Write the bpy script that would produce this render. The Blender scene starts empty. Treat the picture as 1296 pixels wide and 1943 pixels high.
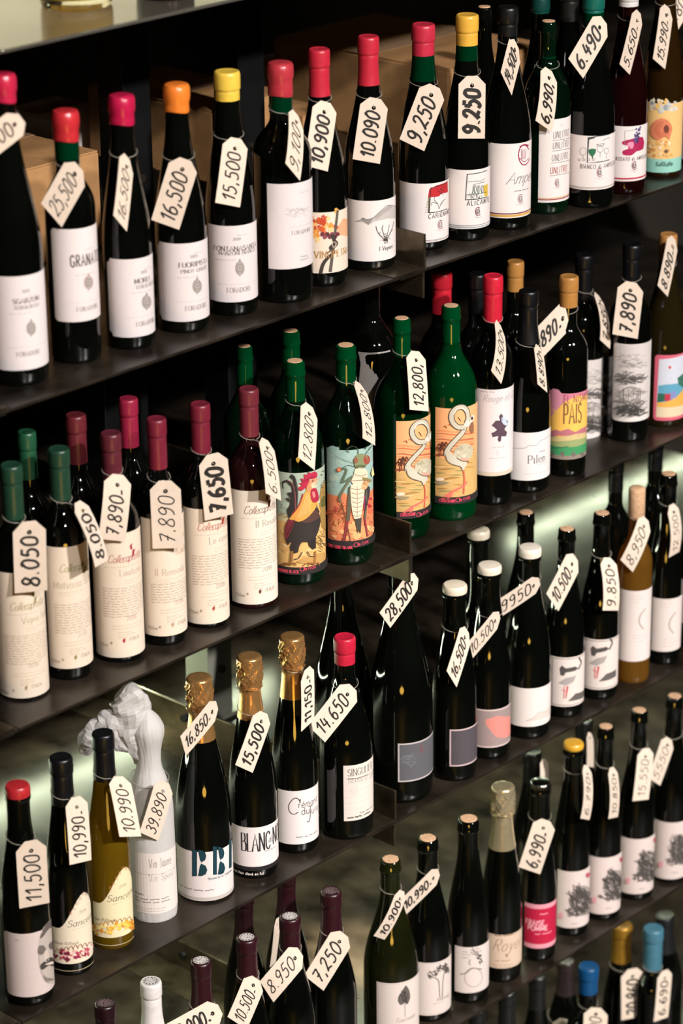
import bpy, math, random
from mathutils import Vector, Matrix, geometry
for _c in (bpy.data.objects, bpy.data.meshes, bpy.data.materials, bpy.data.lights, bpy.data.cameras):
    for _o in list(_c): _c.remove(_o)
scene = bpy.context.scene
COL = scene.collection
# ------------------------------------------------------------------ camera
PW, PH = 1296, 1943
FPX = 5324.678
RIGHT = Vector((0.67558354, -0.73720322, -0.01087655))
UP = Vector((0.28081042, 0.24364237, 0.92832317))
FWD = Vector((0.68171284, 0.6302141, -0.37161512))
CAM = Vector((0.0, -2.32085872, 2.68493385))
cam_d = bpy.data.cameras.new('camera'); cam = bpy.data.objects.new('camera', cam_d); COL.objects.link(cam)
cam.matrix_world = Matrix(((RIGHT.x, UP.x, -FWD.x, CAM.x), (RIGHT.y, UP.y, -FWD.y, CAM.y), (RIGHT.z, UP.z, -FWD.z, CAM.z), (0, 0, 0, 1)))
cam_d.sensor_fit = 'VERTICAL'; cam_d.sensor_height = 36.0; cam_d.sensor_width = 24.0
cam_d.lens = FPX / PH * 36.0
cam_d.clip_start = 0.05; cam_d.clip_end = 60
cam_d.dof.use_dof = True; cam_d.dof.focus_distance = 3.76; cam_d.dof.aperture_fstop = 4.2
scene.camera = cam
# ------------------------------------------------------------------ world, lights, exposure
vs = scene.view_settings
vs.view_transform = 'Standard'; vs.look = 'None'; vs.gamma = 1.0; vs.exposure = 0.0; vs.use_curve_mapping = False
w = bpy.data.worlds.new('shop_gloom'); scene.world = w; w.use_nodes = True
w.node_tree.nodes['Background'].inputs[0].default_value = (0.55, 0.5, 0.45, 1)
w.node_tree.nodes['Background'].inputs[1].default_value = 0.018
def lamp(name, kind, loc, target, energy, color, **kw):
    d = bpy.data.lights.new(name, kind); d.energy = energy; d.color = color
    for k, v in kw.items(): setattr(d, k, v)
    o = bpy.data.objects.new(name, d); COL.objects.link(o); o.location = loc
    o.rotation_euler = (Vector(target) - Vector(loc)).to_track_quat('-Z', 'Y').to_euler()
    return o
WARM = (0.965, 0.93, 0.90)
lamp('track_spot', 'SPOT', (2.15, -4.9, 4.45), (2.72, 0.0, 0.95), 1680, WARM, spot_size=math.radians(46), spot_blend=0.9, shadow_soft_size=0.09)
lamp('track_spot', 'SPOT', (0.75, -3.2, 3.9), (2.6, 0.1, 1.0), 420, WARM, spot_size=math.radians(44), spot_blend=0.9, shadow_soft_size=0.05)  # fill spot added to brighten box sides and labels from the left
lamp('track_spot', 'SPOT', (2.45, -4.7, 4.1), (2.78, 0.0, 0.42), 1080, WARM, spot_size=math.radians(22), spot_blend=1.0, shadow_soft_size=0.09)  # extra spot added to brighten the lower rows
# ------------------------------------------------------------------ photo geometry -> world
def ray(u, v):
    return RIGHT * ((u - PW / 2) / FPX) + UP * (-(v - PH / 2) / FPX) + FWD
def on_z(u, v, z):
    r = ray(u, v); return CAM + r * ((z - CAM.z) / r.z)
def on_y(u, v, y):
    r = ray(u, v); return CAM + r * ((y - CAM.y) / r.y)
def project(p):
    d = p - CAM; z = d.dot(FWD)
    return PW / 2 + FPX * d.dot(RIGHT) / z, PH / 2 - FPX * d.dot(UP) / z, z
JOINT = [(1.975, 2.700), (1.958, 2.684), (1.941, 2.655), (1.919, 2.622), (1.90, 2.600), (1.88, 2.58)]
DEPTH = 0.86
SHELF_Z = [2.02039, 1.61053, 1.21120, 0.81709, 0.42, 0.025]
# ------------------------------------------------------------------ materials
MATS = {}
def nodes_of(name):
    m = bpy.data.materials.new(name); m.use_nodes = True
    nt = m.node_tree; return m, nt, nt.nodes['Principled BSDF']
def mat(name, col, rough=0.5, metal=0.0, noise=0.0, nscale=60.0, bump=0.0, coat=0.0, spec=0.5, trans=0.0, rough_noise=0.0, stretch=(1, 1, 1)):
    if name in MATS: return MATS[name]
    m, nt, b = nodes_of(name)
    b.inputs['Base Color'].default_value = (*col, 1); b.inputs['Roughness'].default_value = rough
    b.inputs['Metallic'].default_value = metal; b.inputs['Coat Weight'].default_value = coat
    b.inputs['Coat Roughness'].default_value = 0.05
    b.inputs['Specular IOR Level'].default_value = spec
    b.inputs['Transmission Weight'].default_value = trans
    if noise or bump or rough_noise:
        tc = nt.nodes.new('ShaderNodeTexCoord'); mp = nt.nodes.new('ShaderNodeMapping'); mp.inputs['Scale'].default_value = stretch
        nt.links.new(tc.outputs['Object'], mp.inputs['Vector'])
        n = nt.nodes.new('ShaderNodeTexNoise'); n.inputs['Scale'].default_value = nscale; n.inputs['Detail'].default_value = 5
        nt.links.new(mp.outputs['Vector'], n.inputs['Vector'])
        if noise:
            r = nt.nodes.new('ShaderNodeValToRGB')
            r.color_ramp.elements[0].position = 0.3; r.color_ramp.elements[1].position = 0.72
            r.color_ramp.elements[0].color = tuple(c * (1 - noise) for c in col) + (1,)
            r.color_ramp.elements[1].color = tuple(min(1, c * (1 + noise)) for c in col) + (1,)
            nt.links.new(n.outputs['Fac'], r.inputs['Fac']); nt.links.new(r.outputs['Color'], b.inputs['Base Color'])
        if rough_noise:
            mr = nt.nodes.new('ShaderNodeMapRange'); mr.inputs['To Min'].default_value = rough - rough_noise; mr.inputs['To Max'].default_value = rough + rough_noise
            nt.links.new(n.outputs['Fac'], mr.inputs['Value']); nt.links.new(mr.outputs['Result'], b.inputs['Roughness'])
        if bump:
            bp = nt.nodes.new('ShaderNodeBump'); bp.inputs['Strength'].default_value = bump; bp.inputs['Distance'].default_value = 0.002
            nt.links.new(n.outputs['Fac'], bp.inputs['Height']); nt.links.new(bp.outputs['Normal'], b.inputs['Normal'])
    MATS[name] = m; return m
def juice(name, col, glow=0.5, thru=0.0):
    """coloured bottle full of pale wine: glossy glass skin over a light-scattering liquid"""
    if name in MATS: return MATS[name]
    m, nt, b = nodes_of(name)
    b.inputs['Base Color'].default_value = (*col, 1); b.inputs['Roughness'].default_value = 0.04
    b.inputs['Transmission Weight'].default_value = thru
    t = nt.nodes.new('ShaderNodeBsdfTranslucent'); t.inputs['Color'].default_value = (*[min(1, c * 1.6) for c in col], 1)
    n = nt.nodes.new('ShaderNodeTexNoise'); n.inputs['Scale'].default_value = 9
    mr = nt.nodes.new('ShaderNodeMapRange'); mr.inputs['To Min'].default_value = glow * 0.7; mr.inputs['To Max'].default_value = min(1, glow * 1.3)
    mx = nt.nodes.new('ShaderNodeMixShader')
    nt.links.new(n.outputs['Fac'], mr.inputs['Value']); nt.links.new(mr.outputs['Result'], mx.inputs[0])
    nt.links.new(b.outputs[0], mx.inputs[1]); nt.links.new(t.outputs[0], mx.inputs[2])
    nt.links.new(mx.outputs[0], nt.nodes['Material Output'].inputs[0])
    MATS[name] = m; return m
def ink_mat(name, rough, grain):
    m, nt, b = nodes_of(name)
    a = nt.nodes.new('ShaderNodeVertexColor'); a.layer_name = 'Col'
    tc = nt.nodes.new('ShaderNodeTexCoord')
    n = nt.nodes.new('ShaderNodeTexNoise'); n.inputs['Scale'].default_value = grain; n.inputs['Detail'].default_value = 6
    nt.links.new(tc.outputs['Object'], n.inputs['Vector'])
    mr = nt.nodes.new('ShaderNodeMapRange'); mr.inputs['To Min'].default_value = 0.9; mr.inputs['To Max'].default_value = 1.06
    nt.links.new(n.outputs['Fac'], mr.inputs['Value'])
    mx = nt.nodes.new('ShaderNodeVectorMath'); mx.operation = 'SCALE'
    nt.links.new(a.outputs['Color'], mx.inputs[0]); nt.links.new(mr.outputs['Result'], mx.inputs['Scale'])
    nt.links.new(mx.outputs['Vector'], b.inputs['Base Color'])
    b.inputs['Roughness'].default_value = rough; b.inputs['Specular IOR Level'].default_value = 0.25
    MATS[name] = m; return m
PAPER = ink_mat('label_paper', 0.62, 700)
PRINT = ink_mat('printed_ink', 0.6, 260)
CARD = ink_mat('tag_card', 0.75, 90)
MARKER = ink_mat('marker_ink', 0.5, 60)
def s2l(h):
    h = h.lstrip('#'); return tuple((lambda c: c / 12.92 if c <= 0.04045 else ((c + 0.055) / 1.055) ** 2.4)(int(h[i:i + 2], 16) / 255) for i in (0, 2, 4))
GLASS = {
    'dark': mat('dark_bottle_glass', (0.0016, 0.0020, 0.0014), 0.035, noise=0.25, nscale=8, spec=0.6),
    'olive': mat('olive_bottle_glass', (0.007, 0.008, 0.002), 0.035, noise=0.3, nscale=8, spec=0.6),
    'green': mat('green_bottle_glass', (0.0008, 0.006, 0.0022), 0.03, noise=0.4, nscale=8, spec=0.6),
    'emerald': juice('emerald_bottle_glass', (0.0, 0.034, 0.007), 0.3),
    'emeralddark': juice('deep_emerald_bottle_glass', (0.0, 0.012, 0.003), 0.25),
    'amber': juice('amber_wine_glass', (0.20, 0.115, 0.006), 0.35, .45),
    'orange': juice('orange_wine_glass', (0.30, 0.14, 0.02), 0.4, .55), 'cider': juice('deep_orange_wine_glass', (0.022, 0.010, 0.002), 0.3),
    'rose': juice('cherry_wine_glass', (0.009, 0.0012, 0.0014), 0.2),
    'redbrown': juice('red_brown_wine_glass', (0.016, 0.004, 0.004), 0.2),
    'straw': juice('dim_straw_wine_glass', (0.016, 0.011, 0.003), 0.3),
}
CLEAR = mat('clear_glass', (1.0, 0.93, 0.72), 0.01, trans=1.0, noise=0.02, nscale=5)
STEEL = mat('dark_oiled_steel', (0.023, 0.0165, 0.0115), 0.30, 0.35, noise=0.75, nscale=14, rough_noise=0.10, bump=0.03)
STEEL2 = mat('blackened_upright_steel', (0.004, 0.004, 0.0042), 0.5, 0.4, noise=0.3, nscale=30)
STEEL0 = mat('pale_brushed_steel', (0.46, 0.42, 0.35), 0.16, 0.85, noise=0.15, nscale=6, rough_noise=0.05)  # topmost shelf's steel, its brighter lighting put into a paler colour
RAW = mat('raw_angle_steel', (0.11, 0.085, 0.055), 0.30, 0.85, noise=0.5, nscale=24, rough_noise=0.12, bump=0.1)
STRING = mat('waxed_string', (0.32, 0.28, 0.23), 0.5, noise=0.2, nscale=900)
KRAFT = mat('kraft_cardboard', (0.40, 0.21, 0.085), 0.85, noise=0.12, nscale=40, bump=0.08, spec=0.2)
WHITEBOX = mat('white_cardboard', (0.62, 0.56, 0.53), 0.8, noise=0.06, nscale=40, spec=0.2)
CORK = mat('cork', (0.56, 0.34, 0.20), 0.85, noise=0.3, nscale=420, bump=0.2, spec=0.2)
def cap_mat(hexc, rough, metal=0.0):
    k = 'capsule_%s_%d%d' % (hexc.strip('#'), rough * 100, metal * 10)
    return mat(k, s2l(hexc), rough, metal, noise=0.08, nscale=120, bump=0.03)
# ------------------------------------------------------------------ mesh helpers
def link(name, me, parent=None, material=None, smooth=True):
    o = bpy.data.objects.new(name, me); COL.objects.link(o)
    if parent is not None: o.parent = parent
    if material: me.materials.append(material)
    if smooth and len(me.polygons): me.polygons.foreach_set('use_smooth', [True] * len(me.polygons))
    return o
def mesh(name, v, f, parent=None, material=None, smooth=True):
    me = bpy.data.meshes.new(name); me.from_pydata([tuple(p) for p in v], [], f); me.update()
    o = link(name, me, parent, material, smooth)
    if smooth: me.set_sharp_from_angle(angle=math.radians(42))
    return o
def empty(name, loc, label=None, cat=None, group=None):
    o = bpy.data.objects.new(name, None); COL.objects.link(o); o.location = loc; o.empty_display_size = 0.02
    if label: o['label'] = label
    if cat: o['category'] = cat
    if group: o['group'] = group
    return o
def tag(o, label, cat, group=None):
    o['label'] = label; o['category'] = cat
    if group: o['group'] = group
    return o
def box_vf(x0, x1, y0, y1, z0, z1, bev=0.0):
    if bev <= 0:
        v = [(x, y, z) for z in (z0, z1) for y in (y0, y1) for x in (x0, x1)]
        return v, [(0, 2, 3, 1), (4, 5, 7, 6), (0, 1, 5, 4), (2, 6, 7, 3), (0, 4, 6, 2), (1, 3, 7, 5)]
    import bmesh
    bm = bmesh.new(); bmesh.ops.create_cube(bm, size=1)
    for p in bm.verts: p.co = Vector(((x0 + x1) / 2 + p.co.x * (x1 - x0), (y0 + y1) / 2 + p.co.y * (y1 - y0), (z0 + z1) / 2 + p.co.z * (z1 - z0)))
    bmesh.ops.bevel(bm, geom=bm.edges[:], offset=bev, segments=2, affect='EDGES', profile=0.5)
    bm.verts.index_update()
    v = [tuple(p.co) for p in bm.verts]; f = [tuple(q.index for q in p.verts) for p in bm.faces]; bm.free(); return v, f
def box(name, b, parent=None, material=None, bev=0.0):
    v, f = box_vf(*b, bev); return mesh(name, v, f, parent, material, smooth=False)
def lathe_vf(prof, n=40, jitter=None):
    v, f = [], []
    for i, (r, z) in enumerate(prof):
        for k in range(n):
            a = 2 * math.pi * k / n
            rr, zz = (r, z) if jitter is None else jitter(i, a, r, z)
            v.append((rr * math.cos(a), rr * math.sin(a), zz))
    for i in range(len(prof) - 1):
        for k in range(n):
            a, b = i * n + k, i * n + (k + 1) % n
            f.append((a, b, b + n, a + n))
    f.append(tuple(range(n - 1, -1, -1))); f.append(tuple(range((len(prof) - 1) * n, len(prof) * n)))
    return v, f
def smooth_path(pts, sub=6, closed=False):
    P = [Vector(p) for p in pts]; n = len(P); out = []
    if n < 3: return P
    rng = range(n) if closed else range(n - 1)
    for i in rng:
        p1, p2 = P[i], P[(i + 1) % n]
        p0 = P[i - 1] if (i > 0 or closed) else p1 * 2 - p2
        p3 = P[(i + 2) % n] if (i + 2 < n or closed) else p2 * 2 - p1
        for s in range(sub):
            t = s / sub; t2, t3 = t * t, t * t * t
            out.append(0.5 * ((2 * p1) + (-p0 + p2) * t + (2 * p0 - 5 * p1 + 4 * p2 - p3) * t2 + (-p0 + 3 * p1 - 3 * p2 + p3) * t3))
    out.append(P[0].copy() if closed else P[-1])
    return out
def tube_vf(path, r, n=6, radii=None):
    v, f = [], []; P = [Vector(p) for p in path]; m = len(P)
    for i, p in enumerate(P):
        t = (P[min(i + 1, m - 1)] - P[max(i - 1, 0)])
        if t.length < 1e-9: t = Vector((0, 0, 1))
        t.normalize(); a = t.orthogonal().normalized() if i == 0 else (pa - t * pa.dot(t)).normalized()
        pa = a; b = t.cross(a); rr = radii[i] if radii else r
        for k in range(n):
            q = 2 * math.pi * k / n; v.append(p + a * (rr * math.cos(q)) + b * (rr * math.sin(q)))
    for i in range(m - 1):
        for k in range(n):
            f.append((i * n + k, i * n + (k + 1) % n, (i + 1) * n + (k + 1) % n, (i + 1) * n + k))
    f.append(tuple(range(n - 1, -1, -1))); f.append(tuple((m - 1) * n + k for k in range(n)))
    return v, f
# ------------------------------------------------------------------ flat art (labels, tags): coloured polygons in layers
class Art:
    def __init__(self, to_plane=None):
        self.tris = []; self.layer = 0; self.to = to_plane or (lambda p: p)
    def _emit(self, pts, col):
        pts = [Vector((p[0], p[1], 0)) for p in pts]
        if len(pts) < 3: return
        if len(pts) == 3: idx = [(0, 1, 2)]
        else:
            idx = geometry.tessellate_polygon([pts])
        for t in idx:
            a, b, c = (pts[i] for i in t)
            ar = (b.x - a.x) * (c.y - a.y) - (b.y - a.y) * (c.x - a.x)
            if abs(ar) < 1e-12: continue
            if ar < 0: b, c = c, b
            self.tris.append(((a.x, a.y), (b.x, b.y), (c.x, c.y), col, self.layer))
    def raw(self, pts, col): self.layer += 1; self._emit(pts, col)
    def poly(self, pts, col, smooth=0):
        if smooth: pts = [(p.x, p.y) for p in smooth_path([(a, b, 0) for a, b in pts], smooth, True)[:-1]]
        self.layer += 1; self._emit([self.to(p) for p in pts], s2l(col) if isinstance(col, str) else col)
    def ribbon(self, P, w, col, pen=0.0, taper=False):
        P = [Vector((p[0], p[1])) for p in P]
        Q = [P[0]]
        for p in P[1:]:
            if (p - Q[-1]).length > 1e-7: Q.append(p)
        if len(Q) < 2: return
        L, Rr = [], []; m = len(Q)
        for i in range(m):
            t = Q[min(i + 1, m - 1)] - Q[max(i - 1, 0)]
            if t.length < 1e-9: t = Q[min(i + 1, m - 1)] - Q[i - 1 if i else 0]
            if t.length < 1e-9: t = Vector((1, 0))
            t.normalize(); n = Vector((-t.y, t.x))
            ww = w * ((1 - pen) + pen * abs(t.y)) if pen else w
            if taper: ww *= 0.35 + 0.65 * math.sin(math.pi * min(1, max(0, (i + 0.6) / m)))
            if 0 < i < m - 1:
                d1 = (Q[i] - Q[i - 1]).normalized(); c = max(0.5, abs(d1.dot(t))); ww /= c
            L.append(Q[i] + n * ww / 2); Rr.append(Q[i] - n * ww / 2)
        for i in range(m - 1):
            self._emit([L[i], Rr[i], Rr[i + 1]], col); self._emit([L[i], Rr[i + 1], L[i + 1]], col)
    def line(self, pts, wpx, col, smooth=0, closed=False, taper=False):
        """pts in the art's own input space, width already in plane units"""
        if smooth: pts = [(p.x, p.y) for p in smooth_path([(a, b, 0) for a, b in pts], smooth, closed)]
        elif closed: pts = list(pts) + [pts[0]]
        self.layer += 1; self.ribbon([self.to(p) for p in pts], wpx, s2l(col) if isinstance(col, str) else col, taper=taper)
    def glyphs(self, s, x, y, size, col, style='sans', weight=0.1, track=0.12, stretch=1.0, align='l', slope=0.0, frame=None):
        """stroke lettering: size = cap height; returns the advance"""
        col = s2l(col) if isinstance(col, str) else col
        k = size / 10.0; slant = {'script': 0.42, 'hand': 0.12, 'italic': 0.25}.get(style, 0.0)
        adv = sum(GLYPH.get(c, GLYPH[' '])[0] * k * stretch + track * size for c in s)
        ox = x - (adv / 2 if align == 'c' else adv if align == 'r' else 0)
        self.layer += 1; fr = frame or (lambda a, b: (a, b))
        for c in s:
            wdt, strokes = GLYPH.get(c, GLYPH[' '])
            for sm, pts in strokes:
                if style == 'hand': pts = [(a + random.uniform(-.25, .25), b + random.uniform(-.3, .3)) for a, b in pts]
                q = [(p.x, p.y) for p in smooth_path([(a, b, 0) for a, b in pts], 5, False)] if (sm and len(pts) > 2) else pts
                q2 = [((a + slant * b) * k * stretch, b * k) for a, b in q]
                q2 = [fr(ox + a, y + b + slope * (ox + a - x)) for a, b in q2]
                pen = 0.62 if style == 'serif' else 0.35 if style in ('script', 'italic') else 0.0
                self.ribbon(q2, size * weight, col, pen=pen)
                if style == 'serif' and not sm:
                    for e, o in ((0, 1), (-1, -2)):
                        if abs(pts[e][1] - pts[o][1]) > abs(pts[e][0] - pts[o][0]) * 1.1 and pts[e][1] in (0, 10, 6):
                            sx = 1.0
                            a = fr(ox + (pts[e][0] - sx) * k * stretch, y + pts[e][1] * k + slope * (ox - x)); b = fr(ox + (pts[e][0] + sx) * k * stretch, y + pts[e][1] * k + slope * (ox - x))
                            self.ribbon([a, b], size * weight * 0.5, col)
            ox += wdt * k * stretch + track * size
        return adv
    def build(self, name, fn, parent, material, strip=None, lift=0.0, step=0.000012, nfn=None):
        """fn(x, y, lift) -> 3D; strip = max width of a piece along x (curved carriers)"""
        V, F, C, NN = [], [], [], []
        for a, b, c, col, ly in self.tris:
            polys = [[a, b, c]]
            if strip:
                x0 = min(a[0], b[0], c[0]); x1 = max(a[0], b[0], c[0])
                i0, i1 = math.floor(x0 / strip), math.floor(x1 / strip)
                if i1 > i0:
                    polys = []
                    for i in range(i0, i1 + 1):
                        q = clip([a, b, c], i * strip, 1)
                        q = clip(q, (i + 1) * strip, -1)
                        if len(q) > 2: polys.append(q)
            for q in polys:
                base = len(V); V += [fn(x, y, lift + ly * step) for x, y in q]; NN += [nfn(x, y) for x, y in q] if nfn else []; F.append(tuple(range(base, base + len(q)))); C += [col] * len(q)
        if not F: return None
        me = bpy.data.meshes.new(name); me.from_pydata([tuple(p) for p in V], [], F)
        ca = me.color_attributes.new('Col', 'FLOAT_COLOR', 'CORNER')
        ca.data.foreach_set('color', [x for c in C for x in (c[0], c[1], c[2], 1.0)])
        me.update(); o = link(name, me, parent, material, smooth=bool(nfn))
        if nfn: me.normals_split_custom_set_from_vertices([tuple(p) for p in NN])
        return o
def clip(poly, x, sgn):
    out = []; n = len(poly)
    for i in range(n):
        p, q = poly[i], poly[(i + 1) % n]
        dp, dq = (p[0] - x) * sgn, (q[0] - x) * sgn
        if dp >= 0: out.append(p)
        if dp * dq < 0:
            t = dp / (dp - dq); out.append((p[0] + (q[0] - p[0]) * t, p[1] + (q[1] - p[1]) * t))
    return out
# ------------------------------------------------------------------ stroke alphabet (cap height 10, x height 6)
GL = """
A 7 0,0 3.5,10 7,0|1.3,3.6 5.7,3.6
B 6 0.5,0 0.5,10|~0.5,10 4.5,9.6 4.6,6 0.5,5.3|~0.5,5.3 5.3,5 5.6,0.6 0.5,0
C 7 ~6.3,8 4,10 1,8.5 0.4,5 1,1.5 4,0 6.4,2
D 7 0.5,0 0.5,10|~0.5,10 5,9.3 6.4,5 5,0.7 0.5,0
E 5.5 0.5,0 0.5,10|0.5,10 5.2,10|0.5,5.2 4.3,5.2|0.5,0 5.4,0
F 5.5 0.5,0 0.5,10|0.5,10 5.2,10|0.5,5.2 4.3,5.2
G 7 ~6.3,8 4,10 1,8.5 0.4,5 1,1.5 4,0 6.2,1.4|6.2,0.5 6.2,4.3|4,4.3 6.8,4.3
H 7 0.7,0 0.7,10|6.3,0 6.3,10|0.7,5.2 6.3,5.2
I 2 1,0 1,10
J 4 ~3,10 3,2.5 2.2,0.2 0,-0.4
K 6.5 0.7,0 0.7,10|6,10 0.7,4.4|2.4,6 6.3,0
L 5.3 0.7,0 0.7,10|0.7,0 5.2,0
M 8.5 0.7,0 0.9,10|0.9,10 4.2,1.5|4.2,1.5 7.5,10|7.6,10 7.8,0
N 7.4 0.7,0 0.7,10|0.7,10 6.6,0|6.6,0 6.6,10
O 7.6 ~3.8,10 0.9,8.4 0.4,5 0.9,1.6 3.8,0 6.7,1.6 7.2,5 6.7,8.4 3.8,10
P 6 0.7,0 0.7,10|~0.7,10 5,9.4 5.2,5.4 0.7,4.7
Q 7.6 ~3.8,10 0.9,8.4 0.4,5 0.9,1.6 3.8,0 6.7,1.6 7.2,5 6.7,8.4 3.8,10|4.4,2.4 7.2,-1
R 6.6 0.7,0 0.7,10|~0.7,10 5,9.4 5.2,5.7 0.7,5|2.8,5 6.3,0
S 5.6 ~5,8.4 2.8,10 0.6,8.3 1.2,6 4.4,4.6 5.1,2 2.8,0 0.3,1.6
T 6.4 3.2,0 3.2,10|0.2,10 6.2,10
U 7 ~0.7,10 0.7,3 1.7,0.5 3.5,0 5.3,0.5 6.3,3 6.3,10
V 7 0.2,10 3.5,0|3.5,0 6.8,10
W 10 0.2,10 2.6,0|2.6,0 5,10|5,10 7.4,0|7.4,0 9.8,10
X 6.6 0.3,10 6.3,0|6.3,10 0.3,0
Y 6.6 0.3,10 3.3,4.8|6.3,10 3.3,4.8|3.3,4.8 3.3,0
Z 6 0.4,10 5.6,10|5.6,10 0.3,0|0.3,0 5.8,0
a 5 ~4.3,5 2.4,6 0.6,4.8 0.4,2 1.6,0 3.4,0.8 4.3,2.6|~4.3,6 4.2,2 4.5,0.3 5.2,0.2
b 5 0.6,10 0.6,0|~0.6,4.4 2.6,6 4.5,4.4 4.5,1.6 2.6,0 0.6,1.4
c 4.4 ~4.1,4.8 2.4,6 0.6,4.6 0.4,2.4 1.4,0.2 3,0 4.2,1.2
d 5 ~4.3,4.4 2.4,6 0.5,4.4 0.4,1.6 2.2,0 4.3,1.4|4.3,10 4.3,0
e 4.8 ~0.5,3 4.4,3.4 3.8,5.4 2.4,6 0.8,5 0.4,2.4 1.4,0.3 3,0 4.4,1.2
f 3.4 ~3.6,9.2 2.4,10 1.5,8.6 1.4,0|0.2,6 3.1,6
g 5 ~4.3,4.6 2.4,6 0.5,4.6 0.5,2 2.2,0.4 4.3,1.8|~4.3,6 4.3,-1.4 3,-3.2 0.7,-2.6
h 5 0.7,0 0.7,10|~0.7,4.2 2.6,6 4.2,4.8 4.3,0
i 2 1,0 1,6|0.8,8.2 1.2,8.7
j 2.4 ~1.4,6 1.4,-1.6 0.6,-3 -0.6,-2.8|1.2,8.2 1.6,8.7
k 4.6 0.7,0 0.7,10|4.2,6 0.8,2.6|1.9,3.6 4.5,0
l 2 1,0 1,10
m 7.6 0.7,0 0.7,6|~0.7,4.2 2.2,6 3.8,4.8 3.8,0|~3.8,4.2 5.3,6 6.9,4.8 6.9,0
n 5 0.7,0 0.7,6|~0.7,4.2 2.6,6 4.2,4.8 4.3,0
o 5 ~2.5,6 0.8,5 0.4,3 0.8,1 2.5,0 4.2,1 4.6,3 4.2,5 2.5,6
p 5 0.7,6 0.7,-3|~0.7,4.4 2.6,6 4.5,4.4 4.5,1.6 2.6,0 0.7,1.4
q 5 ~4.3,4.4 2.4,6 0.5,4.4 0.4,1.6 2.2,0 4.3,1.4|4.3,6 4.3,-3
r 3.6 0.7,0 0.7,6|~0.7,4 1.8,5.8 3.5,5.8
s 4 ~3.6,5 2,6 0.6,4.9 1,3.6 3.1,2.6 3.6,1.2 2,0 0.3,0.9
t 3.4 ~1.5,9 1.5,1.2 2.2,0 3.3,0.3|0.2,6 3.1,6
u 5 ~0.7,6 0.7,1.4 1.8,0 3.4,0.6 4.3,2|4.3,6 4.3,0
v 4.8 0.3,6 2.4,0|2.4,0 4.5,6
w 7 0.3,6 1.9,0|1.9,0 3.5,6|3.5,6 5.1,0|5.1,0 6.7,6
x 4.6 0.4,6 4.2,0|4.2,6 0.4,0
y 4.8 0.4,6 2.5,0.4|~4.5,6 2.2,-1 0.8,-3 -0.2,-2.6
z 4.4 0.4,6 4,6|4,6 0.3,0|0.3,0 4.1,0
0 6 ~3.2,10 0.9,8 0.5,4.6 1.2,1 3,0 5.1,1.8 5.6,5.6 4.9,8.8 3,10 1.6,9.2
1 4 0.3,7 3,10|3,10 2.6,0
2 6 ~0.6,7.8 1.8,9.8 4.2,9.8 5,7.6 3.4,4.2 0.4,0.3|~0.4,0.3 2.6,1 5.8,0.2
3 6 ~0.8,9 3,10 4.8,8.6 4.2,6.2 2.4,5.4|~2.4,5.4 4.9,4.6 5.3,2 3,0 0.5,1
4 6 1.9,10 0.6,4|0.6,4 5.6,4.2|4.4,8 3.8,0
5 6 5.2,9.8 1.5,9.8|1.5,9.8 1.1,5.7|~1.1,5.7 3.6,6.3 5.2,4 4.4,1 2.2,0 0.4,1
6 6 ~4.4,10 1.8,7.6 0.6,3.4 1.6,0.4 4,0.2 5.3,2.4 4.2,4.8 2,4.6 0.8,2.6
7 6 0.5,9.2 5.4,9.8|5.4,9.8 2.2,0|1.6,5 5,5.2
8 6 ~4.9,8.6 3,10 1,8.6 1.6,6.2 4.6,3.8 5,1.4 3,0 0.7,1.3 1.2,3.8 4.2,6.2 4.9,8.6
9 6 ~5,8 3.2,10 1,8.8 0.7,6.4 2.6,5 4.6,6.4 5,8.6|~5,8.6 4.6,3.4 3.4,0.6 1.2,0
. 2.4 0.8,0 1.3,0.7|1.3,0.7 0.8,0.7
, 2.4 1.5,1.2 0.6,-2
- 4 0.6,1.6 3.6,1.9
' 2 1,10 0.8,7.4
" 3.4 0.8,10 0.6,7.4|2.4,10 2.2,7.4
% 8 6.6,10 1.4,0|~2,10 0.7,8 2,6 3.3,8 2,10|~6,4 4.7,2 6,0 7.3,2 6,4
e' 4.8 ~0.5,3 4.4,3.4 3.8,5.4 2.4,6 0.8,5 0.4,2.4 1.4,0.3 3,0 4.4,1.2|2.4,7.2 3.8,9
""".strip().split('\n')
GLYPH = {' ': (3.4, [])}
for _l in GL:
    _p = _l.split(' ', 2); _s = []
    for _st in _p[2].split('|'):
        _sm = _st.startswith('~'); _s.append((_sm, [tuple(float(x) for x in q.split(',')) for q in _st.lstrip('~').split()]))
    GLYPH['\u00e9' if _p[0] == "e'" else _p[0]] = (float(_p[1]), _s)
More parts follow.
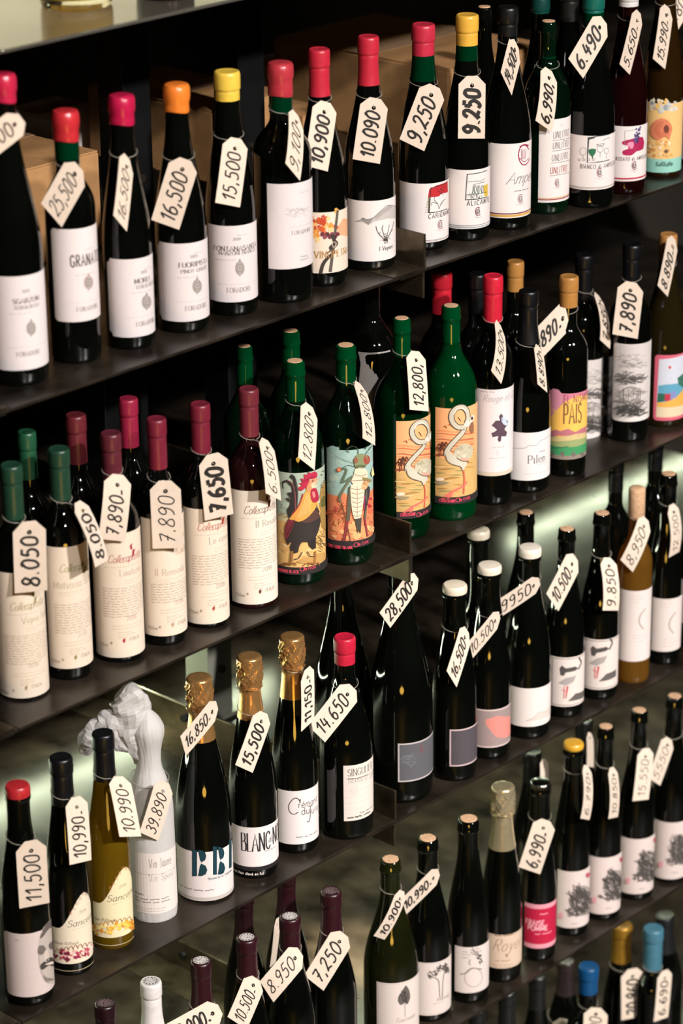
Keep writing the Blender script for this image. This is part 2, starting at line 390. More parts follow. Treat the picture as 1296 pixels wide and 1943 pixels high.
# ------------------------------------------------------------------ bottles
PROF = {   # for a 0.30 m bottle: where the shoulder starts and ends, and how late it drops
    'bordeaux': (.178, .230, 1.5), 'liter': (.172, .248, 1.4), 'burgundy': (.122, .262, 1.0), 'champagne': (.105, .278, 0.98), 'flute': (.1, .27, .95)}
SHELF_GROUP = ['bottles on the topmost shelf', 'bottles on the upper shelf', 'bottles on the middle shelf', 'bottles on the shelf with the foil-topped bottles', 'bottles on the lower shelf', 'bottles on the lowest shelf']
BOT = {}
NECK = {'b2': 300, 'b6': 212, 'b9': 150, 'b10': 112, 'b12': 105, 'b13': 50}
class Bottle: pass
class Label(Art):
    def __init__(self, b): super().__init__(b.unroll); self.b = b
    def text(self, s, u, v, px, col, style='serif', weight=0.11, **kw):
        x, z = self.b.unroll((u, v)); m = self.b.dep / FPX / 0.93
        self.glyphs(s, x, z, px * m, col, style, weight, **kw)
    def stroke(self, pts, wpx, col, smooth=5, closed=False, taper=False):
        self.line(pts, wpx * self.b.dep / FPX, col, smooth if len(pts) > 2 else 0, closed, taper)
    def ellipse(self, u, v, ru, rv, col, n=18, rot=0.0):
        self.poly([(u + ru * math.cos(t) * math.cos(rot) - rv * math.sin(t) * math.sin(rot), v + ru * math.cos(t) * math.sin(rot) + rv * math.sin(t) * math.cos(rot)) for t in [2 * math.pi * i / n for i in range(n)]], col)
    def ring(self, u, v, ru, rv, wpx, col, a0=0, a1=2 * math.pi, n=22):
        self.stroke([(u + ru * math.cos(a0 + (a1 - a0) * i / n), v + rv * math.sin(a0 + (a1 - a0) * i / n)) for i in range(n + 1)], wpx, col, 0)
    def blob(self, u, v, r, col, seed=0, squash=1.0, n=11, rough=0.4):
        rd = random.Random(seed)
        self.poly([(u + r * (1 + rd.uniform(-rough, rough)) * math.cos(2 * math.pi * i / n), v + squash * r * (1 + rd.uniform(-rough, rough)) * math.sin(2 * math.pi * i / n)) for i in range(n)], col, 3)
    def greek(self, u, v, rows, dv, length, px, col, seed=1, words=True):
        """tiny unreadable text: rows of word-length dashes, length in label metres"""
        rd = random.Random(seed); x0, z0 = self.b.unroll((u, v)); m = self.b.dep / FPX / 0.93
        c = s2l(col); self.layer += 1
        for r in range(rows):
            x = x0; z = z0 - r * dv * m; end = x0 + length * (1 if r < rows - 1 else rd.uniform(.4, .9))
            while x < end:
                wl = rd.uniform(2.0, 5.5) * px * m if words else length
                n = max(2, int(wl / (px * m * 0.55)))
                self.ribbon([(x + wl * i / n, z + px * m * rd.uniform(-.22, .22)) for i in range(n + 1)], px * m * 0.5, c)
                x += wl + px * m * 0.9
    def band(self, z0, z1, col):
        b = self.b; self.raw([(b.x0, z0), (b.x1, z0), (b.x1, z1), (b.x0, z1)], s2l(col))
    def hatch(self, cu, cv, ru, rv, n, col, wpx, seed, ang=0.6, ln=0.5):
        rd = random.Random(seed)
        for i in range(n):
            t = rd.uniform(0, 6.28); q = math.sqrt(rd.random()); u = cu + ru * q * math.cos(t); v = cv + rv * q * math.sin(t)
            a = ang + rd.uniform(-.7, .7); l = ln * min(ru, rv) * rd.uniform(.5, 1.2)
            self.stroke([(u - l * math.cos(a), v - l * math.sin(a)), (u + rd.uniform(-.2, .2) * l, v + rd.uniform(-.2, .2) * l), (u + l * math.cos(a), v + l * math.sin(a))], wpx * rd.uniform(.6, 1.5), col, 3)
def smooth_prof(kind, R, rn, hs):
    za, zb, p = PROF[kind]; out = [(R * .55, .004), (R * .84, .0012), (R * .93, .0), (R * .975, .0022), (R * .995, .006), (R, .011), (R, za * .5), (R, za)]
    for i in range(1, 25):
        t = i / 24; out.append((rn + (R - rn) * (1 + math.cos(math.pi * t ** p)) / 2, za + (zb - za) * t))
    return [Vector((r, z * hs, 0)) for r, z in out]
def make_bottle(key, shelf, top, h, dia_px, kind, glass, cap, label_text, base=None, lab=None, cat='bottle', name='wine_bottle'):
    """top: photo pixel of the cap's centre; base: (u, v) pixel of the lowest point of the foot (None for a bottle whose foot is hidden)"""
    b = Bottle(); z0 = SHELF_Z[shelf]
    if base and base[0] == 'y':      # back row: given distance behind the shelf's front edge
        T = on_y(top[0], top[1], base[1]); h = T.z - z0; A = T.copy(); dep = (A - CAM).dot(FWD); R = dia_px * dep / FPX / 2
        hz = Vector((A.x - CAM.x, A.y - CAM.y, 0)).normalized()
    elif base:
        P = on_z(base[0], base[1], z0); dep = (P - CAM).dot(FWD); R = dia_px * dep / FPX / 2
        hz = Vector((P.x - CAM.x, P.y - CAM.y, 0)).normalized(); A = P + hz * R
        if top:
            r = ray(*top); t = ((A - CAM).x * hz.x + (A - CAM).y * hz.y) / (r.x * hz.x + r.y * hz.y); T = CAM + r * t
            h = h or T.z - z0; A = A + Vector((T.x - A.x, T.y - A.y, 0)) * 0.35
    else:
        A = on_z(top[0], top[1], z0 + h); A.z = z0; dep = (A - CAM).dot(FWD); R = dia_px * dep / FPX / 2
        hz = Vector((A.x - CAM.x, A.y - CAM.y, 0)).normalized()
    A.z = z0
    wx = JOINT[shelf][1]      # feet that stand on the joint's angle iron are a sheet's thickness higher
    if A.y < DEPTH and wx - .07 < A.x + R and A.x - R < wx - .004: A.z += .0013; h -= .0013
    b.key, b.pos, b.R, b.h, b.shelf = key, A, R, h, shelf
    b.tc = -hz; b.rt = Vector((-hz.y, hz.x, 0)) * -1; b.dep = (A + Vector((0, 0, h * .4)) - CAM).dot(FWD)
    hs = h / 0.30; style = cap[0]; rc = cap[3] * b.dep / FPX / 2; rn = rc * (0.84 if style == 'wax' else 0.9 if style in ('foil', 'champ') else 0.93)
    if style == 'champ': rn = rc * 0.74
    root = empty(name, A, label_text, cat, SHELF_GROUP[shelf]); b.root = root
    prof = smooth_prof(kind, R, rn, hs)
    zt = h - 0.0012 if style in ('foil', 'wax', 'champ', 'disc') else h
    lip0 = zt - 0.020 * hs
    prof = [p for p in prof if p.y < lip0]
    e1, e2 = (1.0, 1.0) if style in ('foil', 'wax', 'champ') else (1.10, 1.12)
    pr = [(p.x, p.y) for p in prof] + [(rn, lip0), (rn * e1, lip0 + .0015), (rn * e2, lip0 + .006), (rn * min(e1, 1.05), lip0 + .008), (rn * min(e1, 1.03), zt - .003), (rn * .96, zt - .0006), (rn * .9, zt), (rn * .72, zt), (rn * .70, zt - .0025)]
    b.prof = pr
    v, f = lathe_vf(pr, 44); mesh('glass_body', v, f, root, GLASS[glass] if glass in GLASS else CLEAR)
    def zpix(vv):
        lo, hi = 0, h
        for _ in range(30):
            md = (lo + hi) / 2
            if project(A + Vector((0, 0, md)))[1] > vv: lo = md
            else: hi = md
        return (lo + hi) / 2
    b.zpix = zpix
    def body_r(z):
        for (r0, za), (r1, zb) in zip(pr[5:], pr[6:]):
            if za <= z <= zb: return r0 + (r1 - r0) * (z - za) / max(1e-9, zb - za)
        return R if z < .05 else rn
    b.body_r = body_r; b.rc = rc
    # ---- closure
    colm = None if cap[1] is None else cap_mat(cap[1], {'foil': .34, 'wax': .30, 'champ': .22, 'disc': .35, 'crown': .2}.get(style, .4), {'champ': .75}.get(style, 0.0) if len(cap) < 5 else cap[4])
    zc = zpix(cap[2]) if cap[2] else h - .05
    if style == 'foil':
        n = 10; side = [(max(rc * .925, body_r(zc + (lip0 - .004 - zc) * i / n) + .0005), zc + (lip0 - .004 - zc) * i / n) for i in range(n + 1)]
        cp = [(side[0][0] - .0006, zc + .0004)] + side + [(rc * .905, lip0 - .0022), (rc * .985, lip0 - .0006), (rc, lip0 + .002), (rc, h - .0045), (rc * .975, h - .0022), (rc * .92, h - .0006), (rc * .84, h), (rc * .74, h - .0005), (rc * .4, h - .0007), (rc * .1, h - .0007)]
        v, f = lathe_vf(cp, 40); c = mesh('capsule', v, f, root, colm)
        for k in range(3):
            a = 2 * math.pi * k / 3
    elif style == 'wax':
        rd = random.Random(key)
        def jit(i, a, r, z): return r * (1 + .02 * math.sin(3 * a + rd.random() * .3 + i * .4)), z + (.0012 * math.sin(2 * a + 1) if i <= 1 else 0)
        cp = [(rc * .90, zc), (rc * .93, zc + .002), (rc * .92, h - .028), (rc * .9, h - .024), (rc * .99, h - .019), (rc * 1.0, h - .011), (rc * .97, h - .005), (rc * .86, h - .0015), (rc * .6, h), (rc * .2, h - .0006)]
        v, f = lathe_vf(cp, 40, jit); mesh('wax_seal', v, f, root, colm)
    elif style == 'champ':
        rd = random.Random(key); ph = [rd.uniform(0, 6.28) for _ in range(6)]
        def jit(i, a, r, z):
            k = max(0, min(1, (z - (h - .050)) / .012)) * max(0, min(1, (h - .006 - z) / .008))
            return r * (1 + k * (.07 * abs(math.sin(3 * a + ph[0] + z * 90)) + .06 * math.sin(7 * a + ph[1] - z * 260) + .035 * math.sin(13 * a + ph[2] + z * 520) - .05)), z
        cp = []
        for i in range(40):
            t = i / 39; z = zc + (h - .003 - zc) * t; d = h - z
            if d < .032: r = rc * (1.0 - .05 * ((.032 - d) / .032)) + .0004
            elif d < .05: r = rc * (1.0 - .16 * (d - .032) / .018)
            else: r = rc * .84
            cp.append((max(r, body_r(z) + .0006), z))
        cp += [(rc * .88, h - .0006), (rc * .8, h), (rc * .45, h - .0005), (rc * .05, h - .0004)]
        v, f = lathe_vf(cp, 64, jit); c = mesh('foil_hood', v, f, root, colm)
        v, f = tube_vf([(rc * 1.0 * math.cos(q), rc * 1.0 * math.sin(q), h - .044 + .0012 * math.sin(4 * q)) for q in [2 * math.pi * k / 28 for k in range(29)]], .0007, 5)
        mesh('wire_cage', v, f, root, colm)
    elif style in ('cork', 'greenseal'):
        v, f = lathe_vf([(rn * .84, zt - .03), (rn * .84, zt - .0002), (rn * .78, zt + .0010), (rn * .3, zt + .0014)], 26); mesh('cork', v, f, root, CORK)
        if style == 'greenseal':
            gm = juice('green_seal_glass', (0.0, .055, .014), .3)
            n = 8; side = [(body_r(zc + (lip0 - zc) * i / n) + .0006, zc + (lip0 - zc) * i / n) for i in range(n + 1)]
            cp = [(side[0][0] - .0006, zc)] + side + [(rn * 1.13, lip0 + .0015), (rn * 1.15, lip0 + .006), (rn * 1.08, lip0 + .008), (rn * 1.06, zt - .003), (rn * 1.0, zt - .0004), (rn * .86, zt + .0004)]
            v, f = lathe_vf(cp, 36); mesh('green_seal', v, f, root, gm)
    elif style == 'stopper':   # bare cork standing proud inside a clear neck
        v, f = lathe_vf([(rn * 1.02, zc), (rn * 1.13, zc + .002), (rn * 1.13, h - .004), (rn * 1.05, h - .0005), (rn * .9, h + .001), (rn * .3, h + .0012)], 30); mesh('cork', v, f, root, CORK)
    elif style == 'disc':      # flat wax/plastic button
        cp = [(rc * .9, zc), (rc * 1.0, zc + .0015), (rc * 1.03, (zc + h) / 2), (rc * 1.0, h - .003), (rc * .9, h - .0008), (rc * .5, h), (rc * .1, h)]
        v, f = lathe_vf(cp, 34); mesh('wax_button', v, f, root, colm)
    elif style == 'crown':
        def jit(i, a, r, z): return (r * (1 + .05 * math.cos(21 * a)) if i < 2 else r), z
        cp = [(rc * 1.02, h - .008), (rc * 1.0, h - .005), (rc * .93, h - .001), (rc * .8, h + .0006), (rc * .2, h + .001)]
        v, f = lathe_vf(cp, 84, jit); mesh('crown_cap', v, f, root, colm)
    b.zc = zc
    if key in NECK:            # empty glass above the wine lets the green of the neck show
        za, zb_ = zpix(NECK[key]), min(zc, lip0); n = 8
        side = [(body_r(za + (zb_ - za) * i / n) + .0005, za + (zb_ - za) * i / n) for i in range(n + 1)]
        v, f = lathe_vf([(side[0][0] - .0005, za)] + side + [(side[-1][0] - .0005, zb_)], 32); mesh('neck', v, f, root, juice('green_neck_glass', (0.0, .030, .010), .3))
    # ---- unrolling photo points onto the body
    def unroll(p):
        d = ray(p[0], p[1]); o = CAM - A; rr = R + .0004
        aa = d.x * d.x + d.y * d.y; bb = o.x * d.x + o.y * d.y; cc = o.x * o.x + o.y * o.y - rr * rr
        disc = bb * bb - aa * cc; t = (-bb - math.sqrt(disc)) / aa if disc > 0 else -bb / aa
        q = o + d * t; ang = math.atan2(q.dot(b.rt), q.dot(b.tc))
        return Vector((ang * R, q.z))
    b.unroll = unroll
    def wrap(x, y, lift):
        a = x / R; rr = body_r(y) + .0004 + lift
        return b.tc * (math.cos(a) * rr) + b.rt * (math.sin(a) * rr) + Vector((0, 0, y))
    b.wrap = wrap
    nrm = lambda x, y: b.tc * math.cos(x / R) + b.rt * math.sin(x / R)
    BOT[key] = b
    if lab:
        u0, vt, vb, paper, shape, art = lab[:6]; wide = lab[6] if len(lab) > 6 else 118
        p0 = unroll((u0, vt)); p1 = unroll((u0, vb)); x0 = (p0.x + p1.x) / 2; x1 = R * math.radians(wide)
        zt_, zb_ = p0.y, p1.y; b.x0, b.x1, b.zt, b.zb = x0, x1, zt_, zb_
        base_art = Art(); k = .0055
        if shape == 'rect': pts = [(x0, zb_), (x1, zb_), (x1, zt_), (x0, zt_)]
        elif shape == 'round':
            pts = []
            for cx, cy, a0 in ((x0 + k, zb_ + k, 180), (x1 - k, zb_ + k, 270), (x1 - k, zt_ - k, 0), (x0 + k, zt_ - k, 90)):
                pts += [(cx + k * math.cos(math.radians(a0 + 90 * i / 5)), cy + k * math.sin(math.radians(a0 + 90 * i / 5))) for i in range(6)]
        elif shape == 'notch':
            pts = []
            for cx, cy, a0 in ((x0, zb_, 90), (x1, zb_, 180), (x1, zt_, 270), (x0, zt_, 0)):
                pts += [(cx + k * math.cos(math.radians(a0 - 90 * i / 5)), cy + k * math.sin(math.radians(a0 - 90 * i / 5))) for i in range(6)]
        elif callable(shape): pts = shape(b)
        base_art.raw(pts, s2l(paper))
        lo = base_art.build('label', wrap, root, PAPER, strip=R * .14, lift=0.0, nfn=nrm)
        if art:
            L = Label(b); art(L); L.build('print', wrap, lo, PRINT, strip=R * .14, lift=.00003, nfn=nrm)
        b.label_obj = lo
    return b
# ------------------------------------------------------------------ what is printed on the labels (points are photo pixels, unrolled onto each bottle)
INK, GREY, FAINT, MAROON = '4a4644', '8a8480', 'b3aaa6', '7a1c2c'
def foradori(name, sub, npos, spos, emb, bot, year, npx=8.6, ecol='938a85', stretch=1.12, style='serif'):
    def art(L):
        k = npx / 7
        L.text(name, npos[0], npos[1], npx, '4a4340', style, .2 if style == 'serif' else .12, stretch=stretch)
        if sub: L.text(sub, spos[0], spos[1], 6.4, '5a524f', 'serif', .18, stretch=1.15)
        L.greek(spos[0] - 8, spos[1] + 8, 1, 5, .05, 2.2, FAINT, 3)
        if year: L.text('2020', year[0] - 8, year[1], 5, '6d6561', 'serif', .18)
        L.greek(emb[0] - 6, emb[1] - 62, 1, 5, .018, 2.4, FAINT, 5)
        u, v = emb
        L.ellipse(u, v, 9, 13, ecol, 20); L.poly([(u - 3, v - 11), (u - 1, v - 18), (u + 1, v - 18), (u + 3, v - 11)], ecol); L.poly([(u - 2, v + 12), (u, v + 17), (u + 2, v + 12)], ecol); L.ellipse(u, v, 6.5, 10.5, 'aaa19b', 18)
        for d in (-6, 0, 6): L.stroke([(u - 7, v + d - 3), (u, v + d), (u + 7, v + d - 3)], .8, '6f6763')
        for d in (-3, 0, 3): L.stroke([(u + d, v - 8), (u + d * 1.4, v), (u + d, v + 9)], .8, '6f6763')
        L.greek(bot[0] - 18, bot[1] - 17, 1, 5, .062, 1.2, 'c0b6b1', 7, words=False)
        L.text('FORADORI', bot[0], bot[1], 8.5, '857c77', 'serif', .13, stretch=.85)
    return art
def art_nosiola(L):
    for i, (u, v, l) in enumerate([(552, 400, .03), (545, 408, .035), (548, 432, .045)]): L.greek(u, v, 1, 4, l, 1.6, 'b9b2b3', i, words=False)
    L.stroke([(550, 404), (556, 396), (562, 403), (572, 399), (584, 396)], 1.0, '9a9496'); L.hatch(560, 402, 20, 9, 26, 'b3abac', .7, 4, 0.0)
    L.text('FORADORI', 554, 446, 7, '98908f', 'serif', .12); L.greek(568, 366, 1, 4, .02, 2, FAINT, 2); L.greek(570, 488, 2, 5, .008, 4, 'a9a2a3', 5)
def art_vinupetra(L):
    q = lambda x, y: (560 + x / 4.32, 340 + y / 4.32)
    L.poly([q(335, 450), q(360, 370), q(395, 320), q(440, 325), q(440, 470)], 'd9a27c')
    rd = random.Random(3)
    for i in range(34):
        x, y = rd.gauss(235, 55), rd.gauss(375, 48)
        L.blob(*q(x, y), rd.uniform(2.5, 6), rd.choice(['d98b3d', 'e0a050', 'c4572e', 'e9c089', 'b8452b', 'e8b26a']), i)
    for i in range(6): L.blob(*q(145 + 8 * i, 430 + 14 * (i % 3)), 4, ['e3a85e', 'd58b40'][i % 2], 60 + i)
    L.poly([q(338, 252), q(356, 256), q(300, 760), q(274, 760)], '57504a')
    for i in range(7): L.blob(*q(225 + 20 * i, 450 + (i % 2) * 22), 4.2, ['6b3038', '83474c', '4f2a2f'][i % 3], 80 + i, rough=.15)
    L.stroke([q(300, 450), q(322, 520), q(290, 560), q(312, 600), q(262, 650), q(228, 700), q(208, 775)], 6.5, '3d3430')
    L.stroke([q(330, 500), q(345, 530), q(300, 580), q(250, 610)], 3, '544842'); L.ring(*q(318, 535), 3.5, 5, 1.2, 'cbb6a4')
    L.text('VINUPETRA', 597, 489, 12, 'b58a4e', 'serif', .12, stretch=.95)
def art_ivigneri(L):
    q = lambda x, y: (560 + x / 4.32, 340 + y / 4.32)
    L.poly([q(470, 347), q(535, 333), q(552, 318), q(585, 330), q(640, 316), q(700, 262), q(762, 214), q(845, 226), q(845, 318), q(760, 322), q(690, 338), q(640, 352), q(602, 378), q(560, 352)], 'b9b0ab')
    L.poly([q(535, 333), q(552, 318), q(585, 330), q(640, 318), q(625, 345), q(600, 375), q(560, 350)], '8d8683')
    L.poly([q(640, 316), q(700, 262), q(762, 214), q(800, 222), q(720, 285), q(668, 330)], 'a59d99')
    for p in ([(590, 330), (640, 316), (700, 262), (762, 214), (845, 226)], [(500, 346), (540, 333), (552, 318), (590, 331)]): L.stroke([q(*a) for a in p], 1.1, '6c6663')
    for p, w in (([(740, 502), (700, 465), (672, 425), (662, 385)], 1.6), ([(738, 498), (726, 450), (712, 405), (722, 376)], 1.5), ([(746, 500), (772, 455), (796, 400), (808, 346)], 1.8), ([(750, 480), (762, 425), (772, 372)], 1.3), ([(690, 455), (700, 430)], 1), ([(775, 440), (800, 410)], 1)): L.stroke([q(*a) for a in p], w, '3c3836')
    L.poly([q(724, 485), q(758, 485), q(760, 505), q(724, 505)], '35312f'); L.hatch(*q(735, 470), 9, 9, 16, '55504d', .6, 8)
    L.text('1435', 728, 463, 4, '55504d', 'sans', .13); L.text('I Vigneri', 720, 476, 7.5, '3f3a38', 'serif', .12, stretch=.9)
def ampeleia_mark(L, u, v, k=1.0, col='7f2a40'):
    L.ring(u, v, 5 * k, 8 * k, 1.3 * k, col, .6, 5.4); L.ring(u, v, 3 * k, 5 * k, 1 * k, '5a4a4e', 0, 6.28)
    L.stroke([(u - 1.5 * k, v - 4 * k), (u - 1 * k, v + 4 * k)], 1 * k, '5a4a4e'); L.stroke([(u + 1.5 * k, v - 4 * k), (u + 1 * k, v + 4 * k)], 1 * k, '5a4a4e')
    L.stroke([(u - 9 * k, v + 12 * k), (u - 4 * k, v + 10 * k), (u, v + 12 * k), (u + 7 * k, v + 10 * k)], .7, 'b09aa0')
def stripes(L, cols):
    b = L.b; z = b.zb + .0016
    for h, c in cols: L.band(z, z + h, c); z += h + .0006
def art_carignano(L):
    q = lambda x, y: (560 + x / 4.32, 340 + y / 4.32)
    L.poly([q(1088, 150), q(1100, 80), q(1160, 50), q(1250, 12), q(1252, 105), q(1200, 118), q(1180, 140)], 'b3262c')
    L.poly([q(1090, 150), q(1112, 146), q(1104, 272), q(1086, 276)], '6f6f52')
    L.stroke([q(1112, 70), q(1096, 276), q(1246, 240)], 1.6, '2e2a29', 0); L.stroke([q(1112, 72), q(1250, 16)], 1.4, '2e2a29')
    for p in ([(1180, 245), (1168, 200), (1140, 170), (1148, 140)], [(1180, 245), (1200, 190), (1235, 160)], [(1165, 200), (1125, 190), (1118, 215)], [(1190, 120), (1215, 95), (1190, 85), (1225, 60)], [(1170, 95), (1215, 130)], [(1195, 210), (1215, 180)]): L.stroke([q(*a) for a in p], 1.0, '35302f')
    L.text('CARIGNANO', 813, 415, 8.5, '3b3736', 'hand', .12, track=.25, stretch=.75); ampeleia_mark(L, 836, 426)
    for i in range(5): L.text('A', 762 + .4 * (i % 2), 424 - 5 * i, 2.2, GREY, 'sans', .2)
    for i in range(5): L.text('A', 807 + .8 * i, 404 - 5 * i, 2.4, GREY, 'sans', .2)
    stripes(L, [(.0006, '8d8279'), (.0006, '6b625e')])
def art_alicante(L):
    q = lambda x, y: (840 + x / 4.985, 180 + y / 4.985)
    L.stroke([q(420, 712), q(232, 752), q(215, 992), q(420, 962)], 1.7, '3a4642', 0)
    L.stroke([q(232, 825), q(320, 815), q(360, 815), q(400, 790)], 1, '4a5551'); L.poly([q(385, 860), q(425, 840), q(425, 960), q(392, 955)], 'c9a83e')
    L.stroke([q(282, 930), q(288, 850), q(345, 835), q(400, 822)], 1, '3f4a46', 0)
    for x in (305, 340, 375): L.ring(*q(x, 890), 2.6, 7, 1.0, '3f4a46'); L.stroke([q(x - 6, 935), q(x - 4, 880), q(x, 865)], 1.4, '3b6a58')
    L.stroke([q(222, 940), q(410, 918)], 1, '3f4a46'); L.hatch(*q(310, 960), 17, 6, 26, '6a706c', .7, 5, 1.0)
    L.text('ALICANTE', 886, 390, 8.5, '34393a', 'hand', .12, track=.3, stretch=.8); ampeleia_mark(L, 907, 401); stripes(L, [(.0012, '8c9a9b'), (.0006, 'd8d2d0'), (.0007, '6a6a70')])
def art_ampeleia(L):
    L.ring(994.5, 294, 10.5, 19, 2.3, '8e2e4a', .35, 5.7); L.stroke([(986, 279), (994, 275), (1003, 276)], 3, '8e2e4a')
    for d in (-5, -2, 1, 4): L.stroke([(994 + d, 283), (993 + d * .7, 302)], 1.3, '8e2e4a')
    L.stroke([(986, 300), (995, 307), (1003, 300)], 1.5, '8e2e4a')
    L.text('Ampeleia', 960, 350, 21, '4a4244', 'script', .055, stretch=1.0, track=.05)
    L.greek(976, 363, 1, 4, .03, 2.6, '6b6062', 2); ampeleia_mark(L, 988, 377, 1.0); stripes(L, [(.0032, 'c79a4a'), (.0016, '6b2438')])
def art_unlitro(L):
    for i, (u, v, c) in enumerate([(1049.6, 263, '6d6462'), (1048.6, 283, '6d6462'), (1046.6, 306, '6d6462'), (1043.6, 330, '8f3232')]):
        L.text('UNLITRO', u, v, 12, c, 'hand', .09, stretch=.55, track=.12)
        L.stroke([(u - 1, v + 4), (u + 20, v + 1), (u + 36, v - 3)], 1, '7d7472')
    ampeleia_mark(L, 1057.6, 347, .9); stripes(L, [(.0012, 'd7cfcb'), (.0016, '8c3640'), (.0012, 'c79a4a')]); L.greek(1062, 238, 1, 4, .01, 2, FAINT, 3)
def art_bianco(L):
    q = lambda x, y: (1040 + x / 5.0625, 140 + y / 5.0625)
    L.stroke([q(595, 578), q(470, 600), q(388, 615), q(375, 855), q(470, 850), q(590, 825)], 1.6, '33383a', 0); L.poly([q(385, 610), q(470, 600), q(440, 622), q(388, 635)], '44494b')
    L.poly([q(392, 725), q(455, 722), q(456, 760), q(432, 795), q(436, 815), q(424, 815), q(418, 795), q(394, 770)], '2f6a48', 2)
    for x, y, r in ((335, 745, 32), (500, 720, 30), (560, 740, 22)): L.ring(*q(x, y), r / 5, r / 4.4, .8, '6a6866'); L.stroke([q(x, y + r), q(x, y + 82)], .8, '6a6866')
    L.stroke([q(465, 680), q(500, 700), q(540, 672), q(465, 680)], .9, '55585a'); L.stroke([q(520, 640), q(590, 610)], 1, '55585a')
    for i in range(4): L.ring(*q(300 + i * 45, 825), 2, 2, .8, '77736f')
    L.text('BIANCO di AMPELEIA', 1100.5, 319, 7.5, '504b4a', 'hand', .11, track=.22, stretch=.7); ampeleia_mark(L, 1138, 327); stripes(L, [(.0008, 'b5ada8'), (.0008, '8d857d')])
def art_rosato(L):
    q = lambda x, y: (1040 + x / 5.0625, 140 + y / 5.0625)
    L.poly([q(715, 650), q(790, 630), q(910, 605), q(915, 720), q(850, 745), q(800, 785), q(722, 778), q(716, 740), q(770, 720), q(765, 690), q(716, 680)], 'a3214f', 2)
    L.poly([q(765, 665), q(820, 655), q(815, 715), q(768, 712)], 'd48aa4', 2); L.stroke([q(740, 700), q(735, 552), q(905, 515)], .9, '8a8280', 0)
    rd = random.Random(4)
    for i in range(26): t = rd.random(); L.blob(*q(835 + 38 * t + rd.uniform(-20, 20), 665 - 160 * t), 2.0, rd.choice(['4b3a66', '5f4f80', '392c50']), i)
    L.text('ROSATO di AMPELEIA', 1168.5, 304, 6.5, '5b5453', 'hand', .11, track=.22, stretch=.65); ampeleia_mark(L, 1204, 314, .95); stripes(L, [(.0008, 'd9d0cc'), (.0022, 'b02a44')])
def art_seashell(L):
    q = lambda x, y: (1040 + x / 5.0625, 140 + y / 5.0625); b = L.b; hh = b.zt - b.zb
    L.band(b.zb + hh * .2, b.zt, 'e2b878'); L.band(b.zb, b.zb + hh * .2, '8fc4b4')
    rd = random.Random(6)
    for i in range(40): L.blob(*q(rd.uniform(985, 1240), rd.uniform(240, 430) * .6 + 110), rd.uniform(2, 5), rd.choice(['b7b5b2', '8f979e', 'd9cdb8', 'c7c2b8', 'dfb266']), i)
    for i in range(30): L.blob(*q(rd.uniform(950, 1210), rd.uniform(650, 790)), rd.uniform(2, 4), rd.choice(['dca35c', 'e6c391', 'cf8f52', 'ead3b0']), 70 + i)
    L.poly([q(*a) for a in ((985, 540), (1010, 470), (1070, 430), (1140, 440), (1190, 510), (1175, 590), (1160, 630), (1120, 600), (1060, 640), (1000, 600))], 'cf7a58', 3)
    for r in (60, 44, 28): L.ring(*q(1095, 535), r / 5, r / 4.2, 1.2, 'b8573f', .4, 5)
    L.ellipse(*q(1135, 530), 5, 8, '6d3a30'); L.blob(*q(1135, 745), 3, '4a4540', 3)
    L.text('KeRKaNe', 1040 + 1040 / 5.0625, 140 + 885 / 5.0625, 8, '5a7f76', 'hand', .13, stretch=.7)
def collecapretta(name, u, v, ncol, ccol, npos=(47, 76), cpos=(24, 50), big=True, year='2018', para=(97, 12)):
    def art(L):
        U, V = u, v
        L.text('Collecapretta', U + cpos[0], V + cpos[1], 15, ccol, 'script', .075, stretch=.78, track=.02)
        L.greek(U + 18, V + 58, 1, 4, .055, 1.6, 'b8a292', 2)
        L.text(name, U + npos[0], V + npos[1], 12, ncol, 'serif', .075, stretch=.95)
        L.greek(U + npos[0] + 10, V + npos[1] + 9, 2, 5, .03, 1.8, 'c0a997', 4)
        L.greek(U + 14, V + para[0], para[1], 4.9, .062, 2.7, 'b09a88' if ccol != '8c2233' else 'bc8d86', 9)
        L.text(year, U + 60, V + 160, 8, ncol, 'serif', .09)
        L.greek(U + 32, V + 170, 2, 6, .044, 1.5, 'bfa795', 11, words=False); L.greek(U + 44, V + 183, 3, 4.5, .018, 2, 'b7a08e', 12)
        L.text('750ml', U + 9, V + 204, 6, '7c6a5c', 'sans', .1); L.text('e', U + 30, V + 204, 7, '7c6a5c', 'sans', .12)
        L.ellipse(U + 57, V + 197, 4, 5, 'd8c2ae'); L.poly([(U + 53, V + 196), (U + 57, V + 192), (U + 58, V + 197), (U + 56, V + 202), (U + 53, V + 200)], ccol); L.text('ITALIA', U + 66, V + 198, 7, '8a7666', 'sans', .1, stretch=.8)
        if big:
            L.poly([(U + 66, V + 18), (U + 70, V + 12), (U + 71, V + 25), (U + 67, V + 24)], ccol); L.poly([(U + 71, V + 26), (U + 76, V + 22), (U + 74, V + 36), (U + 70, V + 38)], ccol)
    return art
